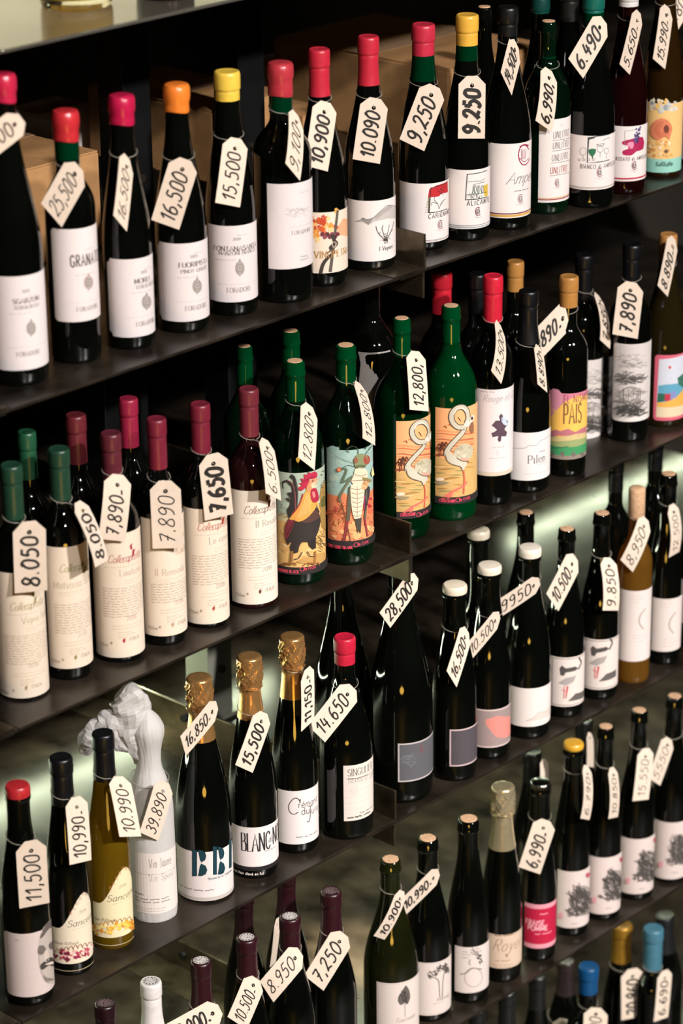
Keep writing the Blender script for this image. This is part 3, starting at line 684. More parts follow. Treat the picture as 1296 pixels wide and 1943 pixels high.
def art_rooster(L):
    q = lambda x, y: (480 + x / 5.4, 880 + y / 5.4); P = lambda pts, c, s=2: L.poly([q(*a) for a in pts], c, s); b = L.b; hh = b.zt - b.zb
    L.band(b.zb + hh * .55, b.zt, 'a7b3a0'); L.band(b.zb + hh * .5, b.zb + hh * .58, 'cdbb94'); L.band(b.zb + hh * .075, b.zb + hh * .52, 'd9ac6c')
    rd = random.Random(12)
    for i in range(26): L.blob(*q(rd.uniform(250, 720), rd.uniform(500, 980)), rd.uniform(4, 9), rd.choice(['e0b87c', 'd3a164', 'e6c590', 'dcb070', 'c99a5e']), i, .6)
    for i in range(16): L.blob(*q(rd.uniform(255, 730), rd.uniform(90, 450)), rd.uniform(4, 9), rd.choice(['9fb09f', 'b3bca6', 'a9b7a6', 'bcc0a4']), 40 + i, .7)
    P([(690, 260), (720, 200), (760, 180), (770, 640), (700, 650), (680, 420)], '9a7a44'); P([(700, 350), (735, 330), (740, 420), (690, 440)], '5f5a2f')
    for i in range(14): x, y = rd.uniform(680, 740), rd.uniform(60, 330); L.stroke([q(x, y), q(x + 10, y - 10), q(x + 16, y + 2)], .9, '4d4a38')
    L.hatch(*q(690, 790), 9, 22, 26, '7a5f35', .8, 3); L.hatch(*q(320, 520), 9, 5, 10, '9a7444', .8, 5)
    P([(440, 1000), (560, 950), (720, 900), (720, 990), (560, 1020)], 'b98f54')
    # tail
    P([(365, 545), (352, 470), (378, 420), (388, 350), (352, 295), (400, 285), (415, 330), (395, 230), (345, 178), (312, 205), (322, 260), (302, 235), (308, 175), (352, 158), (402, 190), (430, 260), (410, 160), (378, 130), (396, 102), (430, 125), (452, 190), (466, 300), (462, 400), (440, 480), (410, 560)], '332e2d', 0)
    L.stroke([q(352, 165), q(400, 195), q(430, 290), q(437, 470)], 1.6, '8c4c50'); L.stroke([q(440, 150), q(460, 280), q(455, 430)], 1.4, '6d6664'); P([(338, 345), (375, 350), (385, 390), (360, 375)], '332e2d', 0)
    # body
    P([(335, 760), (328, 680), (350, 600), (420, 560), (520, 560), (640, 440), (675, 520), (685, 590), (660, 700), (620, 770), (560, 800), (500, 800), (470, 860), (460, 905), (400, 910), (382, 850), (400, 800), (378, 810), (360, 830)], '352e2c', 2)
    P([(560, 790), (640, 740), (640, 860), (610, 875), (570, 840)], '2d2725', 0)
    P([(600, 500), (650, 470), (676, 540), (640, 570), (560, 600), (500, 590)], '543a35', 2)
    P([(332, 740), (330, 660), (368, 560), (430, 540), (432, 590), (400, 660), (380, 710), (350, 770)], '742f36', 2)
    for i in range(7): L.stroke([q(350 + 10 * i, 740 - 22 * i), q(370 + 9 * i, 690 - 16 * i), q(395 + 6 * i, 640 - 12 * i)], 1, '4b1d24')
    # neck hackle
    P([(412, 570), (375, 560), (460, 440), (500, 360), (540, 270), (560, 230), (600, 300), (645, 360), (640, 440), (600, 500), (540, 560), (470, 590)], 'd99a4a', 2)
    for i in range(26): t = i / 25; L.stroke([q(545 + 60 * t, 290 + 60 * t), q(500 + 80 * t, 420 + 20 * t), q(430 + 150 * t, 560 - 50 * t)], .9, ['b5612d', 'ecbf6c', 'c87b35', 'f0cc84'][i % 4])
    L.stroke([q(510, 300), q(490, 380), q(455, 450), q(400, 520)], 2.2, 'a9403a'); P([(640, 360), (668, 420), (682, 500), (664, 470), (645, 420)], 'dba45c', 0)
    # head, comb, wattle, beak
    P([(462, 240), (500, 215), (470, 195), (508, 185), (485, 145), (525, 150), (520, 100), (552, 110), (565, 80), (590, 92), (625, 72), (650, 90), (650, 130), (620, 150), (575, 150), (570, 190), (540, 240), (500, 270), (472, 265)], 'b02a44', 0)
    for i in range(9): L.stroke([q(500 + 15 * i, 200 - 9 * i), q(520 + 13 * i, 160 - 6 * i)], .9, '7f1a32')
    P([(545, 270), (552, 215), (580, 170), (610, 150), (640, 150), (640, 200), (600, 240), (585, 280)], 'd98b62', 2)
    P([(585, 205), (664, 140), (668, 150), (615, 210), (640, 215), (600, 245)], 'eec9a4', 0); L.stroke([q(590, 208), q(667, 145)], 1, '5b3a2c'); L.ellipse(*q(605, 172), 2, 1.4, '3a2a22')
    P([(585, 270), (610, 245), (640, 250), (660, 310), (664, 370), (620, 395), (588, 360)], 'a3283c', 2); P([(598, 290), (620, 280), (632, 330), (612, 345)], 'd87a78', 2)
    # legs
    for lx, sp in ((405, 1), (632, -.4)):
        L.stroke([q(lx, 890), q(lx - 6, 960), q(lx - 12, 1030)], 4.2, '9a6a3a'); [L.stroke([q(lx - 14, 920 + 16 * i), q(lx + 10, 916 + 16 * i)], .7, '7d5a38') for i in range(7)]
        for ex in (-120, -70, 40): L.stroke([q(lx - 12, 1025), q(lx + ex * .6, 1012), q(lx + ex, 1035)], 2.6, '8a5c30', 4)
    L.stroke([q(420, 972), q(470, 960), q(505, 895)], 1.6, '5d4a3a'); L.stroke([q(630, 945), q(580, 940), q(553, 890)], 1.6, '5d4a3a')
    strip_text(L, 'KIKIRIKI BLACK', 480 + 248 / 5.4, 880 + 1088 / 5.4, hh)
def strip_text(L, s, u, v, hh):
    b = L.b; L.band(b.zb, b.zb + hh * .075, '2c2828')
    L.text(s, u + 4, v, 5.6, 'd8465c', 'serif', .2, stretch=.78, track=.1)
    n = sum(GLYPH[c][0] for c in s) * .62 * .78 + len(s) * .62
    x, z = b.unroll((u + n * .86 + 11, v - 3)); m = b.dep / FPX
    L.layer += 1; L.ribbon([(x + 4.2 * m * math.cos(t), z + 4.2 * m * math.sin(t)) for t in [6.2832 * i / 18 for i in range(19)]], 1 * m, s2l('d8465c'))
    L.glyphs('? By CLOSE', x - 1.4 * m, z - 2.4 * m, 5.4 * m, 'd8465c', 'serif', .16, stretch=.8)
def art_cricket(L):
    q = lambda x, y: (480 + x / 5.4, 880 + y / 5.4); P = lambda pts, c, s=2: L.poly([q(*a) for a in pts], c, s); b = L.b; hh = b.zt - b.zb
    L.band(b.zb + hh * .50, b.zt, '9bb5ac'); L.band(b.zb + hh * .075, b.zb + hh * .53, 'd9805a')
    rd = random.Random(5)
    for i in range(22): L.blob(*q(rd.uniform(765, 1220), rd.uniform(-150, 240)), rd.uniform(4, 10), rd.choice(['a3bbb0', '93b0a8', 'aebfae', '9db8b4']), i, .7)
    for i in range(22): L.blob(*q(rd.uniform(765, 1220), rd.uniform(310, 560)), rd.uniform(4, 9), rd.choice(['d9734f', 'dd8259', 'd46a4d', 'dc8a60']), 50 + i, .8)
    for i in range(26): L.blob(*q(rd.uniform(765, 1210), rd.uniform(600, 760)), rd.uniform(4, 9), rd.choice(['e2a870', 'e5b47c', 'dd9663', 'e0a06a']), 90 + i, .7)
    for x, y in ((850, 460), (1195, 350), (1185, 430)): L.hatch(*q(x, y), 4, 5, 9, 'b93b45', 1.3, x)
    L.hatch(*q(900, 510), 22, 16, 24, '8d4a34', .7, 77, -.8); L.hatch(*q(1190, 640), 8, 20, 20, 'b5724a', .8, 78, 1.4)
    # antennae, pipe arm
    L.stroke([q(1075, -40), q(1070, -150), q(1020, -185), q(960, -150), q(985, -120)], 1.3, '3f4438'); L.stroke([q(1110, -45), q(1150, -110), q(1210, -190)], 1.2, '3f4438')
    L.stroke([q(1020, 120), q(920, 185), q(960, 60), q(905, 45)], 4.0, '5f6d5a', 3); L.ellipse(*q(885, 55), 4.2, 4.6, 'c25a3c'); L.ellipse(*q(885, 55), 2.2, 2.6, 'e89a6a'); L.stroke([q(905, 42), q(980, 10), q(1035, 25)], 1, '4a4a40'); L.stroke([q(840, -90), q(900, -60), q(950, -40), q(1030, -10)], .8, '6d7a72', 4)
    L.stroke([q(1000, 150), q(935, 250), q(890, 350), q(905, 385)], 4.2, '6a6e58', 3); L.stroke([q(905, 385), q(940, 500), q(1000, 795)], 1.6, '6d4a34')
    # long hind legs
    L.stroke([q(1000, 230), q(985, 400), q(975, 580)], 6.5, '5c5848', 3); L.stroke([q(968, 580), q(955, 680), q(930, 800)], 5.0, '8c3a3e', 3)
    for i in range(9): L.stroke([q(960 - 3 * i, 640 + 17 * i), q(975 - 3 * i, 648 + 17 * i)], 1, '5a2528')
    L.stroke([q(1150, 230), q(1150, 400), q(1140, 560)], 5, '5c5848', 3); L.stroke([q(1140, 560), q(1150, 650), q(1165, 740)], 3.6, '8c3a3e', 3)
    P([(1150, 240), (1185, 235), (1180, 330), (1140, 480), (1130, 380)], '3b3438'); L.stroke([q(1135, 320), q(1130, 470)], 1.6, 'b83a6a')
    # head
    P([(1035, -20), (1050, -90), (1110, -110), (1160, -80), (1165, 0), (1110, 40), (1050, 40)], '7f8560'); L.ellipse(*q(1155, -45), 6, 9, '9a4a3c'); L.ellipse(*q(1050, -40), 4, 6, '8c5a44'); P([(1045, 15), (1100, 5), (1150, 15), (1120, 45), (1060, 45)], '5d6447')
    # armoured thorax and abdomen
    P([(1045, 45), (1130, 40), (1165, 90), (1150, 160), (1100, 200), (1030, 205), (1005, 170), (1030, 110)], 'dcc6ac'); L.stroke([q(1040, 105), q(1095, 120), q(1150, 105)], 1.2, '7d6450'); L.stroke([q(1010, 170), q(1080, 165), q(1150, 160)], 1.2, '7d6450')
    P([(1000, 215), (1060, 200), (1130, 205), (1125, 360), (1110, 470), (1095, 545), (1035, 560), (1010, 450), (1000, 330)], 'e3cdb2')
    for i in range(7): yy = 245 + 46 * i; L.stroke([q(1002 + 4 * i, yy), q(1060, yy + 14), q(1128 - 3 * i, yy - 4)], 1.1, '84694f'); L.stroke([q(1062, yy - 30), q(1064, yy + 10)], .9, '9a7f64')
    P([(1040, 560), (1105, 545), (1100, 640), (1095, 720), (1080, 660), (1070, 715), (1055, 640)], '46423a', 0)
    P([(1110, 130), (1200, 160), (1180, 190), (1130, 185)], '8a7a50'); P([(1100, 210), (1140, 170), (1180, 190), (1150, 250), (1110, 270)], 'dfa878', 0); L.hatch(*q(1140, 215), 6, 8, 10, '9a5a44', .8, 31); P([(1195, 90), (1212, 30), (1225, 110), (1205, 130)], 'e0d29a', 0)
    strip_text(L, 'CRIC CRIC BLANC', 480 + 760 / 5.4, 880 + 838 / 5.4, hh)
def art_flamingo(ox, oy):
    def art(L):
        q = lambda x, y: (730 + (x + ox) / 7.2, 740 + (y + oy) / 7.2); P = lambda pts, c, s=2: L.poly([q(*a) for a in pts], c, s); b = L.b; hh = b.zt - b.zb
        L.band(b.zb + hh * .46, b.zt, 'e8a873'); L.band(b.zb + hh * .07, b.zb + hh * .48, 'c9a165')
        rd = random.Random(8)
        for i in range(9): y = 560 + 38 * i; P([(690, y), (800, y - 14), (960, y + 6), (1200, y - 25), (1200, y + 4), (960, y + 26), (800, y + 8)], ['d98a5c', 'c9714c', 'e09a68', 'b9684a'][i % 4])
        for i in range(30): y = rd.uniform(930, 1430); x = rd.uniform(665, 1080); P([(x, y), (x + 70, y - 8), (x + 160, y + 2), (x + 80, y + 10)], rd.choice(['a9793f', 'b98d50', 'd9bd84', '8d8a55', 'c6a56a', 'd7b277']))
        P([(690, 880), (760, 870), (830, 895), (690, 900)], '8a4b35')
        for px, py in ((775, 760), (815, 740), (750, 800)):
            L.stroke([q(px, py), q(px - 4, py + 110)], 1.5, '6a3b2b'); [L.stroke([q(px, py), q(px + 34 * math.cos(t), py - 16 + 22 * math.sin(t)), q(px + 52 * math.cos(t), py + 10 + 26 * math.sin(t))], 1.5, '5c3426', 3) for t in (0.2, 1.2, 2.0, 2.9, 3.8, 5.5)]
        for bx, by in ((835, 495), (900, 470)): L.stroke([q(bx - 30, by + 8), q(bx - 5, by - 6), q(bx + 12, by + 24)], 1.6, '9a4a38')
        L.stroke([q(1000, 365), q(1040, 425)], 1.1, '5c3426'); P([(700, 1215), (760, 1195), (815, 1210), (800, 1235), (720, 1238)], 'ead6bd'); P([(690, 1250), (870, 1255), (850, 1280), (760, 1295), (700, 1275)], '93866a')
        # neck loop drawn as a thick outlined tube
        loop = [(1100, 500), (1000, 505), (925, 430), (915, 330), (975, 250), (1060, 230), (1120, 285), (1135, 380), (1110, 450)]
        neck = [(1095, 500), (1060, 580), (980, 670), (900, 760), (850, 840), (845, 900)]
        for w, c in ((11.2, '453f38'), (8.2, 'bfb7a4')):
            L.stroke([q(*a) for a in loop], w, c, 6); L.stroke([q(*a) for a in neck], w, c, 6)
        L.stroke([q(940, 330), q(985, 265), q(1055, 245), (q(1105, 290))], 2.4, 'd8d1bf')
        P([(1075, 480), (1130, 410), (1180, 350), (1215, 345), (1215, 400), (1180, 440), (1140, 500)], 'd5cfbf'); L.ellipse(*q(1185, 385), 2.4, 3.4, '5c3a34'); P([(1150, 480), (1200, 430), (1210, 560), (1170, 580)], '8c5f48')
        # body and wing
        P([(828, 860), (840, 800), (880, 790), (905, 860), (950, 880), (1060, 950), (1120, 990), (1090, 1060), (1060, 1095), (1030, 1040), (930, 1010), (860, 960)], 'c4bca9')
        P([(945, 850), (980, 780), (1060, 735), (1150, 740), (1200, 800), (1180, 900), (1130, 965), (1050, 950), (990, 910)], 'b8ae95')
        for i in range(16): L.blob(*q(rd.uniform(970, 1160), rd.uniform(770, 930)), rd.uniform(2, 4.5), rd.choice(['cfc6b0', 'a89d80', 'c2b89e', 'b3a88b']), i)
        L.stroke([q(985, 920), q(1050, 965), q(1140, 970)], 1.5, '5d4a44'); P([(1030, 930), (1120, 925), (1140, 960), (1060, 965)], 'd79a86'); L.stroke([q(828, 870), q(860, 965), q(930, 1015), q(1030, 1045), q(1060, 1095)], 1.2, '6a6256')
        # legs
        L.stroke([q(1072, 1095), q(1085, 1200), q(1080, 1300), q(1075, 1415)], 3.0, 'd0604c', 4); L.stroke([q(1120, 1250), q(1050, 1320), q(930, 1380), q(800, 1475)], 4.2, 'dd6c5c', 4); P([(770, 1480), (870, 1420), (950, 1360), (910, 1460), (880, 1480)], 'dd7060', 0)
        strip_text(L, 'CRISTIANIE', *q(725, 1520), hh)
    return art
def art_rouge(L):
    q = lambda x, y: (880 + x / 3.115, 640 + y / 3.115)
    L.greek(*q(100, 318), 1, 4, .02, 2.6, 'a09692', 2); L.text('Rouge & G'.replace('& ', 'et '), *q(112, 378), 13, '8d8380', 'script', .07, stretch=.8)
    pts = [(178, 505), (190, 492), (214, 492), (208, 468), (220, 450), (232, 465), (228, 490), (258, 492), (262, 515), (248, 530), (240, 545), (256, 560), (250, 585), (222, 586), (220, 612), (208, 620), (200, 606), (204, 584), (170, 590), (162, 565), (176, 562), (196, 548), (180, 532), (164, 522)]
    L.poly([q(*a) for a in pts], '54404a', 0); L.poly([q(222, 490), q(232, 468), q(262, 490), q(258, 520), q(236, 515)], 'b8c2d0', 2)
    L.greek(*q(165, 652), 1, 4, .02, 3, 'b5aba7', 4); L.greek(*q(150, 716), 1, 4, .03, 1.8, 'a89e9a', 5); L.ring(*q(200, 685), 2, 4, .7, 'b5aba7'); L.band(L.b.zb, L.b.zb + .006, 'cbbba8')
def art_pilen(L):
    q = lambda x, y: (880 + x / 3.115, 640 + y / 3.115)
    L.stroke([q(246, 650), q(300, 655), q(360, 655), q(385, 640), q(430, 638), q(450, 612), q(480, 600), q(505, 578)], 1.0, '8a8583'); L.text('Pilen', *q(378, 747), 15, '55504e', 'serif', .11, stretch=.95)
    L.greek(*q(448, 676), 1, 4, .014, 3.4, '9a9492', 3); L.greek(*q(440, 752), 1, 4, .016, 2.0, 'a29c9a', 6); L.greek(*q(356, 808), 1, 4, .045, 1.4, 'b0a9a6', 7, words=False)
def art_pais(L):
    b = L.b; hh = b.zt - b.zb; Z = lambda t: b.zb + hh * t
    L.band(Z(.55), Z(1), 'c7788a'); L.band(Z(.3), Z(.62), 'e2a64e'); L.band(Z(.0), Z(.06), '8a7a70'); L.band(Z(.06), Z(.19), '3f8a58'); L.band(Z(.19), Z(.34), '8f9a66')
    q = lambda x, y: (880 + x / 3.115, 640 + y / 3.115)
    L.poly([q(503, 440), q(560, 420), q(600, 380), q(730, 340), q(722, 560), q(503, 560)], 'e9b456', 2); L.poly([q(503, 320), q(560, 310), q(590, 370), q(540, 440), q(503, 470)], 'd08a9c', 2)
    L.poly([q(500, 570), q(540, 545), q(570, 555), q(620, 540), q(660, 560), q(725, 520), q(722, 575), q(620, 585), q(560, 580), q(500, 590)], 'b06a72', 2); L.poly([q(500, 590), q(600, 585), q(720, 560), q(718, 590), q(600, 612), q(500, 612)], 'c5b17a', 2)
    L.stroke([q(510, 655), q(570, 652), q(620, 645)], 1.6, '2d6340'); [L.blob(*q(x, 690), 4, '6d635c', x, 1.0) for x in (520, 585, 650, 700)]
    L.text('EL NISMO', *q(590, 388), 14, '8c4a58', 'sans', .10, stretch=.62); L.text('PAIS', *q(588, 512), 37, '7a5638', 'sans', .075, stretch=.36, track=.06)
def art_etching(ox, oy):
    def art(L):
        q = lambda x, y: (880 + (x + ox) / 3.115, 640 + (y + oy) / 3.115)
        L.poly([q(918, 40), q(1100, 20), q(1090, 420), q(1060, 440), q(905, 470), q(905, 260)], 'c9c0bb', 0)
        for i, (y, n, c) in enumerate([(120, 26, 'a39a96'), (160, 30, '928a86'), (225, 40, '6e6764'), (250, 40, '5c5653'), (380, 40, '7d7672'), (415, 70, '4c4745'), (440, 60, '3f3b39'), (320, 30, 'aaa19d')]): L.hatch(*q(985, y), 27, 7, n, c, .9, 100 + i + int(ox), -.15, .9)
        for x in (950, 975, 1000, 1025): L.stroke([q(x, 300), q(x, 390)], 1, '6e6764')
        L.stroke([q(945, 392), q(945, 300), q(990, 285), q(1035, 300), q(1035, 385)], 1.2, '5c5653', 0); L.stroke([q(905, 250), q(960, 235), q(1030, 240), q(1080, 225)], 1.4, '5c5653')
    return art
def art_beach(L):
    q = lambda x, y: (880 + x / 3.115, 640 + y / 3.115); P = lambda pts, c, s=0: L.poly([q(*a) for a in pts], c, s)
    P([(1155, 130), (1300, 100), (1300, 450), (1135, 470)], 'c7c9d3'); P([(1150, 285), (1200, 278), (1300, 260), (1300, 350), (1220, 385), (1142, 395)], '5e9bb4'); P([(1148, 330), (1190, 335), (1190, 375), (1142, 385)], '2f5f4c'); P([(1188, 335), (1222, 332), (1222, 375), (1188, 378)], 'b3354a'); P([(1225, 320), (1255, 318), (1255, 370), (1225, 374)], '7f86b8'); P([(1262, 240), (1300, 210), (1300, 300), (1270, 280)], '3a6a58')
    P([(1142, 385), (1200, 380), (1260, 350), (1300, 300), (1300, 400), (1140, 412)], 'e0a64e'); P([(1140, 410), (1300, 395), (1300, 450), (1135, 470)], 'd8c4a4'); L.ellipse(*q(1218, 178), 2.6, 3, 'c8454a')
def art_face(L):
    q = lambda x, y: (x / 2.817, 1560 + y / 2.817); P = lambda pts, c, s=3: L.poly([q(*a) for a in pts], c, s)
    P([(203, 690), (212, 610), (245, 545), (300, 505), (340, 505), (380, 560), (390, 680), (370, 780), (330, 850), (262, 862), (232, 835), (212, 760)], 'b3a69d'); P([(212, 620), (245, 545), (300, 500), (345, 505), (310, 540), (262, 570), (232, 610)], '5e5551')
    P([(200, 690), (208, 662), (235, 660), (245, 685), (225, 708), (206, 706)], '6a615b'); P([(260, 655), (285, 632), (310, 640), (305, 672), (270, 680)], '5f5651'); P([(238, 690), (258, 690), (262, 735), (240, 745)], 'c4b5aa'); P([(215, 765), (240, 742), (270, 722), (310, 735), (320, 755), (280, 770), (262, 765), (225, 790)], '413b38'); P([(240, 762), (275, 745), (300, 752), (270, 760)], 'cfc0b4'); P([(232, 815), (250, 830), (290, 838), (260, 852), (240, 845)], '7d726b')
    L.stroke([q(205, 700), q(212, 770), q(235, 840), q(262, 860)], 1.2, '8a7f78'); L.greek(*q(72, 600), 2, 5, .014, 4, 'cfbfb8', 3); L.greek(*q(78, 628), 1, 4, .013, 3.2, 'a5958e', 4)
def sancerre(du, dv, petals, acc):
    def art(L):
        q = lambda x, y: ((x + du) / 2.817, 1560 + (y + dv) / 2.817)
        for i, ch in enumerate('RAUDONAS'): L.text(ch, q(372 + 17 * i, 0)[0], q(0, 497 - 26 * min(i, 4) + (3 if i > 4 else 0))[1], 7, acc, 'serif', .11, stretch=.9)
        L.text('2019', *q(422, 492), 6, '8d8272', 'italic', .1); L.text('Sancerre', *q(358, 562), 13, '4c4036', 'italic', .085, stretch=1.15)
        L.greek(*q(385, 575), 1, 4, .035, 1.4, 'b5a892', 3, words=False); L.text('S\u00e9bastien Riffault', *q(268, 628), 6.2, '6d5f52', 'italic', .1)
        rd = random.Random(int(du) + 3)
        for i in range(46): t = rd.random(); L.blob(*q(255 + 330 * t, 712 - 70 * t * t + rd.uniform(-22, 26)), rd.uniform(2.5, 6), rd.choice(petals), i, .8, rough=.55)
        for i in range(9): L.stroke([q(270 + 24 * i, 695 - 4 * i), q(285 + 24 * i, 680 - 5 * i), q(298 + 24 * i, 700 - 5 * i)], 1.0, acc)
        L.greek(*q(262, 742), 1, 4, .08, 1.6, 'd5c29a', 9, words=False)
    return art
def wave_shape(b):
    pts = [(b.x0, b.zb), (b.x1, b.zb)]; R = b.R; n = 30; top = b.wave_top; c = math.radians(b.wave_c)
    for i in range(n + 1):
        x = b.x1 + (b.x0 - b.x1) * i / n; t = abs(x / R - c) / math.radians(b.wave_w)
        pts.append((x, b.zt + (top - b.zt) * (math.cos(min(1, t) * math.pi) * .5 + .5)))
    return pts
def art_bbf(L):
    c = '16363e'; q = lambda x, y: (x / 2.817, 1560 + y / 2.817)
    def B(x0, y0, x1, y1):
        w, h = x1 - x0, y1 - y0; p = lambda a, b_: q(x0 + a * w, y0 + b_ * h)
        L.poly([p(0, 0), p(.34, .01), p(.34, .99), p(0, 1)], c)
        L.poly([p(.40, .01), p(.66, .02), p(.88, .09), p(.96, .24), p(.88, .39), p(.62, .48), p(.52, .36), p(.47, .2)], c, 0); L.poly([p(.40, .99), p(.47, .8), p(.52, .62), p(.62, .51), p(.92, .6), p(1.03, .76), p(.92, .92), p(.68, .985)], c, 0)
    B(1026, 148, 1106, 290); B(1138, 130, 1202, 282)
    L.poly([q(1224, 95), q(1238, 90), q(1238, 240), q(1224, 248)], c); L.poly([q(1240, 92), q(1252, 82), q(1252, 110), q(1240, 120)], c)
    L.text('B\u00e9n\u00e9dicte et St\u00e9phane', *q(1112, 309), 4.6, '3c4a50', 'sans', .13); b = L.b; L.band(b.zb, b.zb + .0055, 'b5aaa4'); L.greek(*q(965, 330), 1, 4, .1, 3.6, '8d837e', 4)
def art_bdn(L):
    q = lambda x, y: (420 + x / 3.086, 1420 + y / 3.086)
    L.text('BLANC', *q(118, 596), 35, '2e2a2c', 'serif', .085, stretch=.42, track=.05); L.text('de', *q(277, 552), 13, '2e2a2c', 'italic', .08, stretch=.7); L.text('NOIRS', *q(302, 560), 33, '2e2a2c', 'serif', .085, stretch=.42, track=.05)
    L.greek(*q(256, 603), 1, 4, .03, 2.4, '8d8480', 3); b = L.b; L.band(b.zb, b.zb + .0062, '241f22'); L.text('100 % Pinot Noir \u00e9lev\u00e9 en f\u00fbt'.replace('\u00fb', 'u'), *q(50, 678), 5.2, 'd8ccc6', 'sans', .17)
def art_cremant(L):
    q = lambda x, y: (420 + x / 3.086, 1420 + y / 3.086); c = '3a3533'
    L.stroke([q(462, 318), q(452, 298), q(428, 292), q(402, 318), q(393, 348), q(404, 376), q(428, 386), q(452, 372)], 1.8, c); L.stroke([q(460, 322), q(463, 296)], 1.6, c)
    L.text('r\u00e9mant', *q(450, 350), 13, c, 'sans', .085, stretch=.95); L.text('du', *q(470, 390), 14, c, 'sans', .085); L.stroke([q(522, 340), q(520, 400), q(512, 428), q(500, 430)], 1.8, c); L.stroke([q(508, 340), q(534, 334)], 1.4, c); L.text('ura', *q(528, 382), 13, c, 'sans', .085)
    L.greek(*q(436, 522), 1, 4, .05, 2.8, '6a6360', 5)
def art_singulier(L):
    q = lambda x, y: (420 + x / 3.086, 1420 + y / 3.086)
    L.text('SINGULIER', *q(740, 164), 13.5, '4a4440', 'serif', .085, stretch=.72, track=.08); L.stroke([q(738, 180), q(800, 174), q(862, 152)], 1.6, '4a4440'); L.text('TROUSSEAU', *q(740, 206), 8.5, '8a837c', 'serif', .08, stretch=.72, track=.06); L.text('2020', *q(866, 178), 10, '8a837c', 'serif', .09)
    for i in range(5): L.greek(*q(722, 215 + 36 * i), 1, 4, .05, 1.0, 'b8aea6', 20 + i, words=False)
    L.poly([q(755, 222), q(800, 214), q(800, 270), q(755, 275)], 'cabfb6'); L.stroke([q(738, 408), q(775, 404)], 2.4, '3a3533'); L.greek(*q(782, 402), 1, 4, .04, 4.2, '4a4440', 9); L.greek(*q(810, 378), 1, 4, .03, 3, '6a625d', 10)
def art_slab(fill, edge, extra=None):
    def art(L):
        b = L.b; m = .0022; L.raw([(b.x0 + m, b.zb + m), (b.x1 - m, b.zb + m), (b.x1 - m, b.zt - m), (b.x0 + m, b.zt - m)], s2l(fill))
        if extra: extra(L)
    return art
def ex_red(L): L.hatch(801, 1420, 4, 7, 12, '7a3f38', 1, 4); L.hatch(775, 1442, 14, 10, 22, '6d6e74', 1.0, 6, 0, .8)
def ex_salmon(L): L.poly([(921, 1365), (968, 1358), (972, 1392), (945, 1400), (930, 1385)], 'cc8076', 2); L.hatch(935, 1400, 14, 8, 12, 'a8837e', 1, 4)
def art_torn(L): L.stroke([(998, 1368), (1012, 1362), (1022, 1352), (1034, 1350), (1043, 1340)], 1.0, '8d827c'); L.poly([(998, 1369), (1012, 1363), (1022, 1353), (1034, 1351), (1044, 1341), (1044, 1352), (1020, 1366)], 'cdbdb4')
def art_gramophone(ox, oy):
    def art(L):
        q = lambda x, y: (820 + (x + ox) / 2.723, 1180 + (y + oy) / 2.723); b = L.b; m = .0022
        L.raw([(b.x0 + m, b.zb + m), (b.x1 - m, b.zb + m), (b.x1 - m, b.zt - m), (b.x0 + m, b.zt - m)], s2l('6e6763')); m = .0032; L.raw([(b.x0 + m, b.zb + m), (b.x1 - m, b.zb + m), (b.x1 - m, b.zt - m), (b.x0 + m, b.zt - m)], s2l('d3c5bd'))
        L.poly([q(658, 240), q(670, 225), q(690, 240), q(740, 230), q(755, 240), q(740, 252), q(690, 262), q(680, 280), q(662, 275)], '4b4644'); L.stroke([q(755, 245), q(770, 210), q(758, 185)], 4, '55504d'); L.poly([q(650, 315), q(690, 290), q(745, 275), q(730, 310), q(690, 330)], '9d9490')
        L.stroke([q(680, 395), q(682, 335), q(700, 332), q(690, 395)], 2, 'b8484a', 0); L.stroke([q(668, 350), q(700, 362)], 1.6, 'c25a5a'); L.poly([q(700, 410), q(740, 370), q(790, 345), q(790, 380), q(740, 405)], '5c5653')
    return art
def art_arc(u, v):
    def art(L): L.stroke([(u + 6, v - 22), (u - 4, v - 8), (u - 6, v + 6), (u + 2, v + 18)], 2.2, '8d7d74'); L.greek(u - 24, v - 45, 3, 6, .02, 2.4, 'c2b3ad', 3); L.greek(u - 18, v + 30, 3, 6, .018, 2.4, 'c2b3ad', 5)
    return art
def border(L, c='a3938c'):
    b = L.b; m = .0024; L.layer += 1; L.ribbon([(b.x0 + m, b.zb + m), (b.x1 - m, b.zb + m), (b.x1 - m, b.zt - m), (b.x0 + m, b.zt - m), (b.x0 + m, b.zb + m)], .0004, s2l(c))
def art_leaf(L):
    border(L); q = lambda x, y: (680 + x / 3.24, 1620 + y / 3.24)
    L.poly([q(292, 808), q(315, 845), q(318, 890), q(300, 925), q(285, 915), q(262, 932), q(242, 905), q(250, 870), q(272, 840)], '5f5753', 2); L.hatch(*q(282, 880), 9, 14, 24, '3d3734', 1, 5, 1.2); L.stroke([q(285, 920), q(288, 1000)], 1.2, '9a8c84'); L.text('Touraine', *q(225, 1040), 9, '9a8c84', 'script', .08)
def art_tree(L):
    border(L); q = lambda x, y: (680 + x / 3.24, 1620 + y / 3.24)
    for x, y, r in ((440, 745, 6), (470, 735, 5), (500, 705, 6), (530, 690, 6), (545, 715, 5)): L.hatch(*q(x, y), r, r, 16, '544c48', 1.3, x)
    L.stroke([q(445, 752), q(480, 765), q(495, 790), q(500, 880)], 1.3, '8d8079'); L.stroke([q(530, 715), q(520, 770), q(515, 880)], 1.3, '8d8079'); L.text('Vouvray', *q(478, 905), 7, '9a8c84', 'script', .08); L.greek(*q(462, 920), 1, 4, .016, 2, 'b5a59d', 3)
